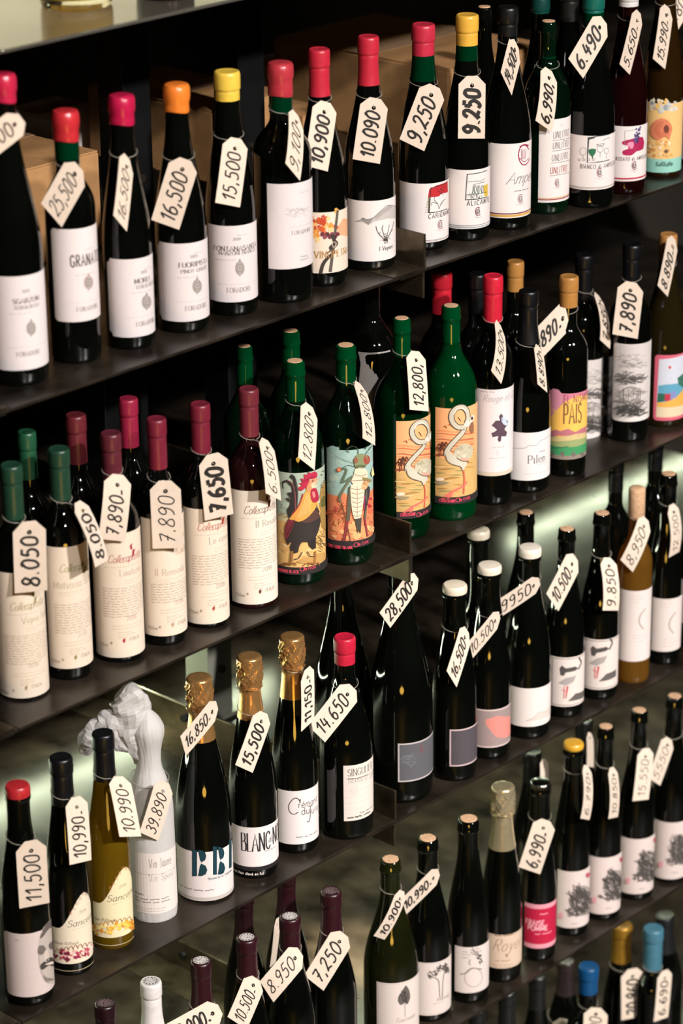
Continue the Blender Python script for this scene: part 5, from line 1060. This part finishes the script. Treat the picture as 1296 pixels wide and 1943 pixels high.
# fifth shelf
for key, tp, bt, cl, lab_ in (('e1', (199, 1903), 1960, '1c070c', 'dark maroon capsule with a metallic top at the lower left'), ('e2', (286, 1861), 1990, 'cdc6c2', 'white capsule with a printed black ring on top'),
        ('e3', (381, 1822), 1920, '260810', 'maroon capsule with a silver top beside the white capsule'), ('e4', (468, 1778), 1858, '290912', 'maroon capsule with a silver top, middle one of the three with silver tops'),
        ('e5', (550, 1738), 1810, '290912', 'maroon capsule with a silver top just above the tag reading 8950'), ('e6', (628, 1690), 1792, '290912', 'maroon capsule with a dull top, last of the maroon ones')):
    b = M(key, 4, tp, .295, 92, 'burgundy', 'dark', ('foil', cl, bt, 41), lab_.replace('capsule', 'capsule bottle', 1))
    a_ = Art(); r_ = .0105
    a_.raw([(r_ * math.cos(i * .2618), r_ * math.sin(i * .2618)) for i in range(24)], s2l('b9b0ac' if key != 'e6' and key != 'e1' else '5a4648')); rd = random.Random(key)
    for i in range(12): t0 = i * .5236; a_.ribbon([(.0085 * math.cos(t0 + d), .0085 * math.sin(t0 + d)) for d in (0, .12, .24)], .0022, s2l('2a2426' if key == 'e2' else '8d7f80'))
    for i in range(10): x, y = rd.uniform(-.005, .005), rd.uniform(-.005, .005); a_.ribbon([(x, y), (x + .002, y + .001)], .0007, s2l('6a6062'))
    a_.build('top_stamp', lambda x, y, l, hh=b.h: Vector((x, y, hh + .0002 + l)), b.root, PRINT)
M('e7', 4, (543, 1650), None, 88, 'burgundy', 'dark', ('foil', '24080f', 1730, 38), 'maroon capsule in the back row cut off by the shelf above', ('y', 0.15))
M('e8', 4, (462, 1690), None, 88, 'burgundy', 'dark', ('foil', '1c060c', 1776, 38), 'maroon capsule in the back row, mostly hidden behind the silver tops', ('y', 0.15))
M('e9', 4, (741, 1630), .30, 104, 'burgundy', 'olive', ('cork', None, None, 40), 'olive glass bottle with a cork and a leaf on its label', None, (715, 1862, 1985, 'cfc0b8', 'rect', art_leaf))
M('e10', 4, (811, 1590), None, 88, 'burgundy', 'dark', ('cork', None, None, 40), 'dark corked bottle with a drawn tree on its label', (812, 1941), (784, 1822, 1922, 'cdbfb8', 'rect', art_tree))
M('e11', 4, (887, 1553), None, 80, 'burgundy', 'dark', ('cork', None, None, 42), 'dark corked bottle with a wreath sketched on its label', (888, 1905), (863, 1793, 1880, 'cfc1bb', 'rect', art_wreath))
M('e12', 4, (952, 1490), None, 78, 'champagne', 'dark', ('champ', 'd6c49c', 1604, 46), 'pale gold foil bottle with a beige script label', (951, 1866), (924, 1768, 1832, 'c9b09c', 'round', art_royer))
M('e13', 4, (1020, 1482), None, 68, 'champagne', 'dark', ('crown', '8d8d88', None, 40, 1.0), 'bottle with a silver crown cap and bright pink label', (1022, 1825), (995, 1710, 1794, 'd8909c', 'rect', art_pink))
for key, tp, bs, lb, gl, cp, u_, nm in (('e14', (1083, 1407), (1083, 1778), (1057, 1648, 1756), 'dark', ('disc', 'c9962c', 1420, 38), 1094, 'yellow-topped bottle with a shaggy creature on its label'), ('e15', (1147, 1378), (1141, 1748), (1112, 1618, 1727), 'dark', ('cork', None, None, 32), 1158, 'corked bottle with a shaggy creature label, right of the yellow top'),
        ('e16', (1208, 1347), (1205, 1710), (1175, 1583, 1689), 'dark', ('cork', None, None, 32), 1222, 'corked bottle with a shaggy creature label under the tag with its back turned'), ('e17', (1275, 1320), (1270, 1676), (1239, 1550, 1660), 'dark', ('cork', None, None, 32), 1284, 'corked bottle with a creature label at the right edge of the fifth shelf')):
    M(key, 4, tp, None, 72, 'burgundy', gl, cp, nm, bs, (*lb, 'd0bfb9', 'rect', art_animal(u_, (lb[1] + lb[2]) / 2 + 6, hash(u_) % 90)))
M('e18', 4, (1010, 1425), None, 76, 'burgundy', 'dark', ('foil', '0d0d0e', 1480, 36), 'dark bottle in the back row behind the silver crown cap', ('y', 0.14))
M('e19', 4, (1108, 1365), None, 72, 'burgundy', 'dark', ('foil', '0d0d0e', 1420, 34), 'dark bottle in the back row behind the yellow top', ('y', 0.14))
# lowest shelf
M('f1', 5, (1117, 1832), .30, 78, 'bordeaux', 'dark', ('foil', '08426e', 1880, 39), 'bottle with a bright blue capsule')
M('f2', 5, (1181, 1754), None, 70, 'burgundy', 'dark', ('foil', 'a87c2c', 1820, 39, .6), 'bottle with a shiny gold capsule next to the blue ones', ('y', .102))
M('f3', 5, (1240, 1760), None, 72, 'bordeaux', 'dark', ('foil', '406d7e', 1834, 39), 'bottle with a pale blue capsule', ('y', .036))
M('f4', 5, (1262, 1736), None, 76, 'burgundy', 'dark', ('foil', '17181a', 1800, 36), 'dark bottle in the back row behind the pale blue capsule', ('y', 0.14))
for i, (tp, c) in enumerate((((1074, 1822), '2a2020'), ((1020, 1850), '141414'), ((962, 1880), '141414'), ((905, 1912), '141414'))):  # first one: pinkish cap coloured dark for the shade of the shelf above
    M('f%d' % (5 + i), 5, tp, None, 76, 'burgundy', 'dark', ('foil', c, tp[1] + 60, 34), ['dark-topped bottle next to the bright blue capsule, in the dark lowest row', 'dark bottle second left of the bright blue capsule, seen by its lit edge', 'dark bottle under the beige script label, seen by its lit edge', 'dark bottle under the wreath label, seen by its lit edge'][i], ('y', .15 if i == 0 else .105))
# ------------------------------------------------------------------ the bottle wrapped in white paper
def wrapped_bottle():
    P = on_z(295, 1751, SHELF_Z[3]); dep = (P - CAM).dot(FWD); R = 86 * dep / FPX / 2; hz = Vector((P.x, P.y - CAM.y, 0)).normalized(); A = P + hz * R; A.z = SHELF_Z[3]
    root = empty('wrapped_bottle', A, 'bottle wrapped in crumpled white paper with a twisted top', 'bottle', SHELF_GROUP[3])
    pm, nt, b = nodes_of('tissue_paper'); b.inputs['Base Color'].default_value = (.62, .585, .565, 1); b.inputs['Roughness'].default_value = .6
    tl = nt.nodes.new('ShaderNodeBsdfTranslucent'); tl.inputs['Color'].default_value = (.75, .72, .66, 1); mx = nt.nodes.new('ShaderNodeMixShader'); mx.inputs[0].default_value = .3
    n = nt.nodes.new('ShaderNodeTexNoise'); n.inputs['Scale'].default_value = 55; n.inputs['Detail'].default_value = 7; tc = nt.nodes.new('ShaderNodeTexCoord'); nt.links.new(tc.outputs['Object'], n.inputs['Vector'])
    bp = nt.nodes.new('ShaderNodeBump'); bp.inputs['Strength'].default_value = .35; bp.inputs['Distance'].default_value = .004; nt.links.new(n.outputs['Fac'], bp.inputs['Height']); nt.links.new(bp.outputs['Normal'], b.inputs['Normal'])
    nt.links.new(b.outputs[0], mx.inputs[1]); nt.links.new(tl.outputs[0], mx.inputs[2]); nt.links.new(mx.outputs[0], nt.nodes['Material Output'].inputs[0])
    rn = .0125; rd = random.Random(5)
    prof = [(R * .9, 0), (R, .003), (R * 1.01, .05), (R, .12), (R * .985, .16), (R * .9, .18), (R * .72, .2), (R * .56, .215), (.0158, .231), (.0176, .246), (.0212, .262), (.0208, .273), (.0150, .285), (.008, .293), (.005, .296)]
    pr = [(p.x, p.y) for p in smooth_path([(r, z, 0) for r, z in prof], 4)]
    ph = [rd.uniform(0, 6) for _ in range(8)]
    def jit(i, a, r, z):
        c = .004 + .012 * max(0, min(1, (z - .17) / .06)); c *= (2.2 if z < .02 else 1)
        return r * (1 + c * (math.sin(7 * a + ph[0] + z * 30) * .6 + math.sin(13 * a + ph[1] - z * 60) * .5 + math.sin(23 * a + ph[2] + z * 110) * .35)), z
    v, f = lathe_vf(pr, 96, jit); mesh('paper_wrap', v, f, root, pm, False)
    tc_, rt_ = -hz, Vector((hz.y, -hz.x, 0)); mpx = dep / FPX
    def at(u, vv, d=0):   # a point in the plane of the bottle's axis seen at a photo pixel, d metres nearer the camera
        r = ray(u, vv); q = CAM + r * ((A - CAM).dot(hz) / r.dot(hz)); return q - A + tc_ * d
    def crumple(name, path, radii, seed, flat=.6):
        rd = random.Random(seed); pts = smooth_path(path, 5); m = len(pts); rr = []
        for i in range(m):
            t = i / (m - 1) * (len(radii) - 1); j = min(int(t), len(radii) - 2); rr.append((radii[j] + (radii[j + 1] - radii[j]) * (t - j)) * mpx)
        v, f = tube_vf(pts, 0, 16, rr); v = [Vector(p) for p in v]
        for i in range(m):
            for k in range(16):
                p = v[i * 16 + k]; d = p - pts[i]; d = d * (1 + .09 * math.sin(3 * k * .3927 + i * .7 + seed) + .07 * math.sin(5 * k * .3927 - i * .5 + 2 * seed) + rd.uniform(-.05, .05)); dd = d.dot(tc_); v[i * 16 + k] = pts[i] + d - tc_ * dd * (1 - flat)
        return mesh(name, v, f, root, pm, False)
    crumple('paper_twist', [at(272, 1437), at(258, 1424, .004), at(252, 1408, .006), at(250, 1385, .004), at(248, 1350), at(240, 1322), at(228, 1312)], [20, 11, 16, 29, 36, 34, 20], 3)
    crumple('paper_fold', [at(254, 1420, .004), at(236, 1408, .002), at(212, 1392, -.004), at(190, 1396, -.008), at(170, 1415, -.01), at(160, 1438, -.012)], [9, 20, 34, 31, 24, 9], 4)
    crumple('paper_fold', [at(246, 1400, .004), at(222, 1372, 0), at(205, 1378, -.004), at(184, 1400, -.006)], [14, 28, 26, 16], 8)
    b = Bottle(); b.R, b.pos, b.h, b.dep, b.tc, b.rt = R, A, .296, (A + Vector((0, 0, .12)) - CAM).dot(FWD), tc_, Vector((-hz.y, hz.x, 0)) * -1
    def unroll(p):
        d = ray(p[0], p[1]); o = CAM - A; rr = R * 1.02; aa = d.x ** 2 + d.y ** 2; bb = o.x * d.x + o.y * d.y; cc = o.x ** 2 + o.y ** 2 - rr * rr; ds = bb * bb - aa * cc
        t = (-bb - math.sqrt(ds)) / aa if ds > 0 else -bb / aa; q = o + d * t; return Vector((math.atan2(q.dot(b.rt), q.dot(b.tc)) * R, q.z))
    b.unroll = unroll; b.rc, b.zc = .02, .24; b.body_r = lambda z: R if z < .16 else rn * 1.5 if z > .23 else R + (rn * 1.5 - R) * (z - .16) / .07
    wrap = lambda x, y, l: (b.tc * math.cos(x / R) + b.rt * math.sin(x / R)) * (R * 1.022 + l) + Vector((0, 0, y))
    p0, p1 = unroll((255, 1614)), unroll((253, 1722)); b.x0, b.x1, b.zt, b.zb = p0.x, R * 1.9, p0.y, p1.y
    a = Art(); a.raw([(b.x0, b.zb), (b.x1, b.zb), (b.x1, b.zt), (b.x0, b.zt)], s2l('d3c8c2')); lo = a.build('label', wrap, root, PAPER, strip=R * .14)
    L = Label(b); q = lambda x, y: (x / 2.817, 1560 + y / 2.817)
    L.text('Vin Jaune', *q(797, 245), 18, '8a817c', 'sans', .06, stretch=.42, track=.08); L.text('"En Spois"', *q(788, 315), 13, '857c77', 'italic', .06, stretch=.75)
    L.greek(*q(722, 262), 1, 4, .075, 1.2, '968d87', 2, words=False); L.greek(*q(722, 370), 1, 4, .03, 5, '8d847e', 3); L.greek(*q(722, 392), 2, 6, .045, 3.4, '857c77', 4); L.greek(*q(722, 440), 2, 5, .045, 1.6, '9a918b', 5)
    L.build('print', wrap, lo, PRINT, strip=R * .14, lift=.00003)
    b.root = root; BOT['d4'] = b
    def zpix(vv):
        lo_, hi = 0, .3
        for _ in range(30):
            md = (lo_ + hi) / 2
            if project(A + Vector((0, 0, md)))[1] > vv: lo_ = md
            else: hi = md
        return (lo_ + hi) / 2
    b.zpix = zpix
wrapped_bottle()
# ------------------------------------------------------------------ price tags
W0 = .0345
def price_tag(key, T, BL, BR, text, label, weight=.1, size=.5, bend=0.0, sgn=1, string=True, ink='2b2725', tone='d8c5b3', near=0.0, yspan=(.07, .80)):
    b = BOT[key]; T, BL, BR = Vector(T), Vector(BL), Vector(BR); Bm = (BL + BR) / 2
    zt, zb = b.zpix(T.y), b.zpix(Bm.y)
    def axis_depth(z): return (b.pos + Vector((0, 0, z)) - CAM).dot(FWD)
    wpx = BR - BL; dB = axis_depth(zb) - b.R - .004
    wv = wpx.length * dB / FPX; wd = math.sqrt(max(0, W0 * W0 - wv * wv)) * sgn
    dB -= abs(wd) * .45 + near
    rT = b.body_r(min(b.h, max(0, zt))); dT = axis_depth(zt) - max(rT, b.R * .5) - .006 - near - abs(wd) * .3
    for i in range(13):
        s = i / 12; uu, vv = Bm.x + (T.x - Bm.x) * s, Bm.y + (T.y - Bm.y) * s; z = b.zpix(vv); r_ = max(b.body_r(min(b.h, max(0, z))), b.rc if z > b.zc else 0)
        au = project(b.pos + Vector((0, 0, z)))[0]; lat = max(0, abs(uu - au) * dB / FPX - wv * .5); over = (dB + (dT - dB) * s) - (axis_depth(z) - math.sqrt(max(0, r_ * r_ - lat * lat)) - .004 - abs(wd) * .3)
        if over > 0: dB -= over * (1 - s * .3); dT -= over
    pt = lambda u, v, d: CAM + ray(u, v) * d
    P0 = pt(Bm.x, Bm.y, dB); P1 = pt(T.x, T.y, dT); A = P1 - P0
    Wv = RIGHT * (wpx.x * dB / FPX) - UP * (wpx.y * dB / FPX) + FWD * wd
    N = Wv.cross(A).normalized()
    if N.dot(FWD) > 0: N = -N
    L, Wd = A.length, Wv.length; ea, ew = A / L, Wv / Wd
    root = empty('price_tag', P1, label, 'price tag', 'handwritten price tags'); o = P0 - P1
    def fn(x, y, lift):
        s = y / L; return o + ew * x + ea * y + N * (lift + bend * 4 * s * (1 - s))
    hw = Wd / 2; c = .30 * Wd; hy, hr = L - .155 * L, Wd * .078
    a = Art(); col = s2l(tone); a.layer = 0
    out = [(-hw, 0), (hw, 0), (hw, L - c), (hw - c, L), (-hw + c, L), (-hw, L - c)]
    # card with a real punched hole: rows of quads below, a ring of quads round the hole above
    n = 8; y1 = hy - .16 * L
    for i in range(n):
        ya, yb = y1 * i / n, y1 * (i + 1) / n
        a._emit([(-hw, ya), (hw, ya), (hw, yb)], col); a._emit([(-hw, ya), (hw, yb), (-hw, yb)], col)
    ringo = [(hw, y1), (hw, hy), (hw, L - c), (hw - c * .5, L - c * .5), (hw - c, L), (0, L), (-hw + c, L), (-hw + c * .5, L - c * .5), (-hw, L - c), (-hw, hy), (-hw, y1), (0, y1)]
    angs = [math.atan2(y - hy, x) for x, y in ringo]; ringi = [(hr * math.cos(t), hy + hr * math.sin(t)) for t in angs]
    for i in range(12):
        j = (i + 1) % 12; a._emit([ringi[i], ringo[i], ringo[j]], col); a._emit([ringi[i], ringo[j], ringi[j]], col)
    # front and back skins give the card its thickness
    card = a.build('card', fn, root, CARD)
    m = card.modifiers.new('thickness', 'SOLIDIFY'); m.thickness = .0005; m.offset = 1 if card.data.polygons[0].normal.dot(N) < 0 else -1
    # clear the bottle's shoulder
    # writing runs from the bottom edge up to the hole, letter tops to the left
    if text:
        rd_state = random.getstate(); random.seed(text + key)
        capx = Wd * size; y0, y1_ = yspan[0] * L, yspan[1] * L; k = capx / 10
        adv = sum(GLYPH[ch][0] * k + .12 * capx for ch in text); st = (y1_ - y0) / adv
        st = min(st, 1.25)
        g = Art(); g.glyphs(text, 0, 0, capx, ink, 'hand', weight, track=.12, stretch=1.0, frame=lambda p, q: (Wd * .5 - Wd * (1 - size) / 2 - q if False else -(q - capx / 2), y0 + p * st))
        random.setstate(rd_state)
        g.build('handwriting', lambda x, y, l: fn(x, y, l), root, MARKER, lift=.0002)
    if string:
        hole = fn(0, hy, .0); zr = min(max(b.zpix(T.y - 10), b.zpix(T.y) - .002), b.h - .045); rr = b.body_r(zr) + .0012
        cen = b.pos + Vector((0, 0, zr)) - P1; a0 = math.atan2((hole - cen).dot(b.rt), (hole - cen).dot(b.tc)); loop = []
        for i in range(31):
            t = a0 + .15 + (2 * math.pi - .3) * i / 30; rz = zr - .004 * math.cos(t - a0); r2 = max(rr, b.body_r(rz) + .0012)
            loop.append(cen + (b.tc * math.cos(t) + b.rt * math.sin(t)) * r2 + Vector((0, 0, rz - zr)))
        mid = (loop[0] + loop[-1]) / 2 + (hole - (loop[0] + loop[-1]) / 2) * .35
        path = [hole - N * .002, hole + N * .003, mid] + loop + [mid + N * .001 + ew * .0006, hole + N * .0035 + ew * .0006, hole - N * .002 + ew * .0006]
        v, f = tube_vf(path, .00045, 5); mesh('string', v, f, root, STRING)
TG = [
 ('b1', (42, 225), (-66, 278), (-38, 316), '    00', 'price tag ending in 00 cut off by the left edge of the photo', .09, .5),
 ('b2', (150, 316), (78, 386), (117, 431), '25,500', 'faint price tag reading 25,500 on the GRANATO bottle', .07, .5),
 ('b3', (241, 297), (217, 411), (239, 437), '16.500', 'narrow turned price tag reading 16.500 on the domed crimson seal bottle', .08, .5),
 ('b4', (352, 302), (287, 417), (340, 436), '16,500', 'price tag reading 16,500 on the orange-sealed bottle', .1, .52),
 ('b5', (448, 262), (409, 386), (455, 392), '15,500', 'price tag reading 15,500 on the lemon yellow capsule bottle', .1, .52),
 ('b6', (561, 214), (542, 312), (569, 341), '9,100', 'turned price tag reading 9,100 on the brick red seal bottle', .08, .55),
 ('b7', (618, 193), (577, 315), (622, 324), '10,900', 'price tag reading 10,900 on the vine-stake label bottle', .15, .5),
 ('b8', (712, 186), (669, 302), (721, 311), '10.090', 'price tag reading 10.090 on the grey mountain label bottle', .13, .5),
 ('b9', (825, 163), (758, 264), (805, 287), '9,250', 'price tag reading 9,250 hanging over the CARIGNANO bottle', .12, .55),
 ('b10', (896, 144), (869, 263), (920, 263), '9.250', 'bold price tag reading 9.250 on the ochre capsule bottle', .2, .56),
 ('b11', (980, 83), (950, 137), (971, 181), '14,500', 'tilted price tag reading 14,500 on the handwritten-name bottle', .12, .5),
 ('b12', (1041, 131), (1015, 231), (1048, 248), '6,990,', 'curled price tag reading 6,990 on the four-times-repeated word bottle', .15, .5),
 ('b13', (1146, 38), (1078, 112), (1107, 148), '6.490', 'price tag reading 6.490 on the teal-capped bottle', .14, .55),
 ('b14', (1212, 22), (1174, 125), (1197, 139), '5.650-', 'price tag reading 5.650 on the lavender label bottle', .1, .5),
 ('b15', (1266, 12), (1237, 114), (1264, 129), '15.990-', 'price tag reading 15.990 on the amber salmon-swirl bottle', .1, .5),
 ('b16', (1306, -16), (1250, 40), (1280, 68), '  .80', 'price tag ending in .80 cut by the upper right corner', .08, .5),
 ('c1', (55, 989), (28, 1126), (90, 1120), '8.050', 'price tag reading 8.050 flat against the first green-capped bottle', .13, .5),
 ('c2', (147, 952), (183, 1076), (204, 1063), '8.050', 'twisted price tag reading 8.050 between the green and red capsules', .14, .55),
 ('c3', (224, 900), (187, 1022), (236, 1028), '7,890-', 'curled price tag reading 7,890 on the Lautizio bottle', .11, .5),
 ('c4', (313, 912), (290, 1041), (348, 1040), '7.890', 'straight price tag reading 7.890 on the Il Rossoda bottle', .07, .5),
 ('c5', (403, 861), (389, 988), (443, 975), '7,650', 'bold price tag reading 7650 on the Le cese bottle', .19, .54),
 ('c6', (503, 833), (505, 936), (533, 950), '6.500', 'price tag reading 6.500 on the Il Rosato bottle', .07, .5),
 ('c7', (587, 768), (566, 868), (597, 892), '12.800', 'price tag reading 12.800 on the rooster bottle', .07, .5),
 ('c8', (679, 725), (688, 832), (712, 845), '12.800', 'curled price tag reading 12.800 on the cricket bottle', .07, .5),
 ('c9', (788, 666), (777, 778), (814, 780), '12,800,', 'price tag reading 12,800 on the darker flamingo bottle', .1, .52),
 ('c11', (946, 612), (931, 704), (952, 728), '13.500', 'turned price tag reading 13.500 on the puzzle-piece bottle', .08, .5),
 ('c12', (1021, 656), (1019, 730), (1040, 744), '8.890', 'edge-on price tag hanging down the black-capped Pilen bottle', .1, .5),
 ('c13', (1076, 596), (1016, 624), (1029, 679), '890-', 'price tag reading 890 lying across the striped label bottle', .15, .45),
 ('c14', (1132, 557), (1137, 646), (1159, 661), '7,890', 'curled narrow price tag reading 7,890 on the half-hidden engraving bottle', .12, .5),
 ('c15', (1198, 535), (1162, 634), (1210, 643), '7,890', 'upright price tag reading 7,890 on the full engraving bottle', .14, .5),
 ('c16', (1278, 451), (1246, 543), (1269, 562), '8.890-', 'price tag reading 8.890 on the beach scene bottle', .13, .52),
 ('d1', (58, 1595), (37, 1724), (94, 1713), '11,500', 'price tag reading 11,500 on the face label bottle', .09, .52),
 ('d2', (144, 1512), (134, 1639), (172, 1634), '10,990-', 'price tag reading 10,990 on the maroon petal bottle', .09, .55),
 ('d3', (225, 1473), (228, 1586), (267, 1589), '10.990', 'price tag reading 10.990 on the golden bottle', .08, .52),
 ('d4', (314, 1484), (266, 1577), (299, 1597), '39.890', 'price tag reading 39.890 on the paper-wrapped bottle', .08, .52),
 ('d5', (412, 1338), (343, 1396), (352, 1436), '16,850-', 'price tag reading 16,850 across the first gold foil neck', .11, .48),
 ('d6', (501, 1352), (447, 1450), (479, 1468), '15,500', 'price tag reading 15,500 on the BLANC de NOIRS bottle', .13, .52),
 ('d7', (583, 1268), (572, 1387), (596, 1367), '11,150-', 'edge-turned price tag reading 11,150 on the large initial C bottle', .13, .5),
 ('d8', (670, 1304), (584, 1376), (617, 1409), '14.650', 'price tag reading 14.650 on the raspberry red capsule bottle', .1, .55),
 ('d9', (790, 1093), (720, 1162), (741, 1192), '28,500', 'price tag reading 28,500 on the slate grey label magnum', .11, .6),
 ('d10', (886, 1195), (847, 1272), (867, 1305), '16,500', 'turned price tag reading 16,500 on the dark grey label bottle', .13, .48),
 ('d11', (948, 1167), (884, 1222), (893, 1255), '10.500', 'price tag reading 10.500 on the mauve label bottle', .08, .52),
 ('d12', (1024, 1103), (941, 1140), (950, 1172), '9950', 'price tag reading 9950 on the plain white label bottle', .09, .58),
 ('d13', (1092, 1057), (1036, 1126), (1060, 1160), '10.500-', 'price tag reading 10.500 on the left gramophone bottle', .12, .5),
 ('d14', (1152, 1058), (1142, 1158), (1175, 1159), '9.850', 'curled price tag reading 9.850 beside the amber bottle', .1, .52),
 ('d15', (1226, 984), (1176, 1062), (1202, 1086), '8,950', 'curled price tag reading 8,950 on the amber bottle', .08, .52),
 ('d16', (1274, 957), (1267, 1058), (1291, 1047), '12.500', 'bent price tag on the corked bottle right of the amber one', .07, .45),
 ('e3', (418, 1915), (312, 1945), (335, 1990), '12,900-', 'price tag at the bottom edge beside the white capsule', .13, .5),
 ('e4', (486, 1856), (432, 1928), (468, 1955), '10.500-', 'price tag reading 10.500 below the silver tops', .08, .5),
 ('e5', (570, 1806), (493, 1862), (519, 1902), '8.950', 'bent price tag reading 8950 on a maroon-capped bottle', .08, .5),
 ('e6', (653, 1772), (577, 1851), (614, 1880), '7,250', 'price tag reading 7,250 on the last maroon-capped bottle', .11, .52),
 ('e9', (763, 1690), (709, 1773), (730, 1786), '10.900', 'folded price tag reading 10.900 on the olive glass bottle', .13, .5),
 ('e10', (833, 1655), (757, 1708), (767, 1741), '10,990-', 'price tag reading 10,990 on the drawn tree bottle', .15, .45),
 ('e13', (1036, 1556), (984, 1645), (1025, 1659), '6,990-', 'price tag reading 6,990 on the pink-labelled bottle', .13, .5),
 ('e14', (1112, 1452), (1100, 1551), (1120, 1558), '6.790', 'narrow price tag on the yellow-topped bottle', .09, .45),
 ('e15', (1161, 1456), (1153, 1552), (1174, 1552), '10.850', 'narrow price tag right of the yellow-topped bottle', .09, .45),
 ('e16', (1226, 1420), (1199, 1519), (1232, 1518), '15.550', 'pale price tag half covered by the tilted one', .07, .45),
 ('e17', (1270, 1401), (1228, 1474), (1254, 1492), '5550', 'tilted price tag with blurred scribbles at the right of the fifth shelf', .07, .45),
 ('e7', (527, 1742), (513, 1832), (523, 1829), '', 'yellowish price tag seen edge-on behind the silver tops', .1, .5),
 ('e18', (1032, 1440), (1024, 1484), (1042, 1487), '', 'sliver of a price tag in the back row above the silver crown cap', .1, .5),
 ('e19', (1119, 1390), (1112, 1452), (1128, 1458), '', 'yellowish price tag in the back row right of the yellow top', .1, .5),
 ('f1', (1131, 1912), (1105, 1990), (1150, 1993), '6.990', 'price tag under the bright blue capsule', .08, .5),
 ('f2', (1200, 1838), (1179, 1936), (1222, 1928), '20,960', 'price tag reading 20,960 on the gold-capped bottle', .14, .5),
 ('f3', (1262, 1841), (1239, 1937), (1269, 1932), '6.690', 'price tag reading 6.690 on the pale blue capsule bottle', .13, .48),
 ('f5', (1070, 1934), (1038, 2010), (1078, 2016), '7.250', 'top of a price tag at the bottom edge left of the blue capsule', .08, .5),
]
BEND = {'c2': .004, 'c3': .004, 'c8': .005, 'c11': .006, 'c14': .006, 'b12': .004, 'd14': .005, 'd15': .004, 'd16': .006, 'e5': .003, 'e9': .004, 'e14': .005, 'e15': .004, 'b6': .003, 'c6': .002}
for r in TG: price_tag(*r[:6], weight=r[6] * 1.2, size=r[7] * 1.02, bend=BEND.get(r[0], .0008), string=bool(r[4]), near=.035 if r[0] == 'f2' else 0.0)
# lamp on a low table behind the photographer: its small warm flame shows in the glass
lt = empty('table_lamp', (0.95, -1.75, 0.0), 'low lamp with a flat amber glass shade, out of the frame, mirrored in the bottles', 'lamp')
v, f = lathe_vf([(.11, 0), (.11, .012), (.012, .03), (.010, .50), (.02, .52), (.018, .602)], 24); mesh('stand', v, f, lt, STEEL2)
v, f = lathe_vf([(.05, .60), (.28, .62), (.34, .65), (.28, .68), (.06, .71), (.012, .74)], 28)
FL, _nt, _b = nodes_of('flame_bulb'); _b.inputs['Emission Color'].default_value = (1.0, 0.55, 0.08, 1); _b.inputs['Emission Strength'].default_value = 14.0
mesh('shade', v, f, lt, FL)
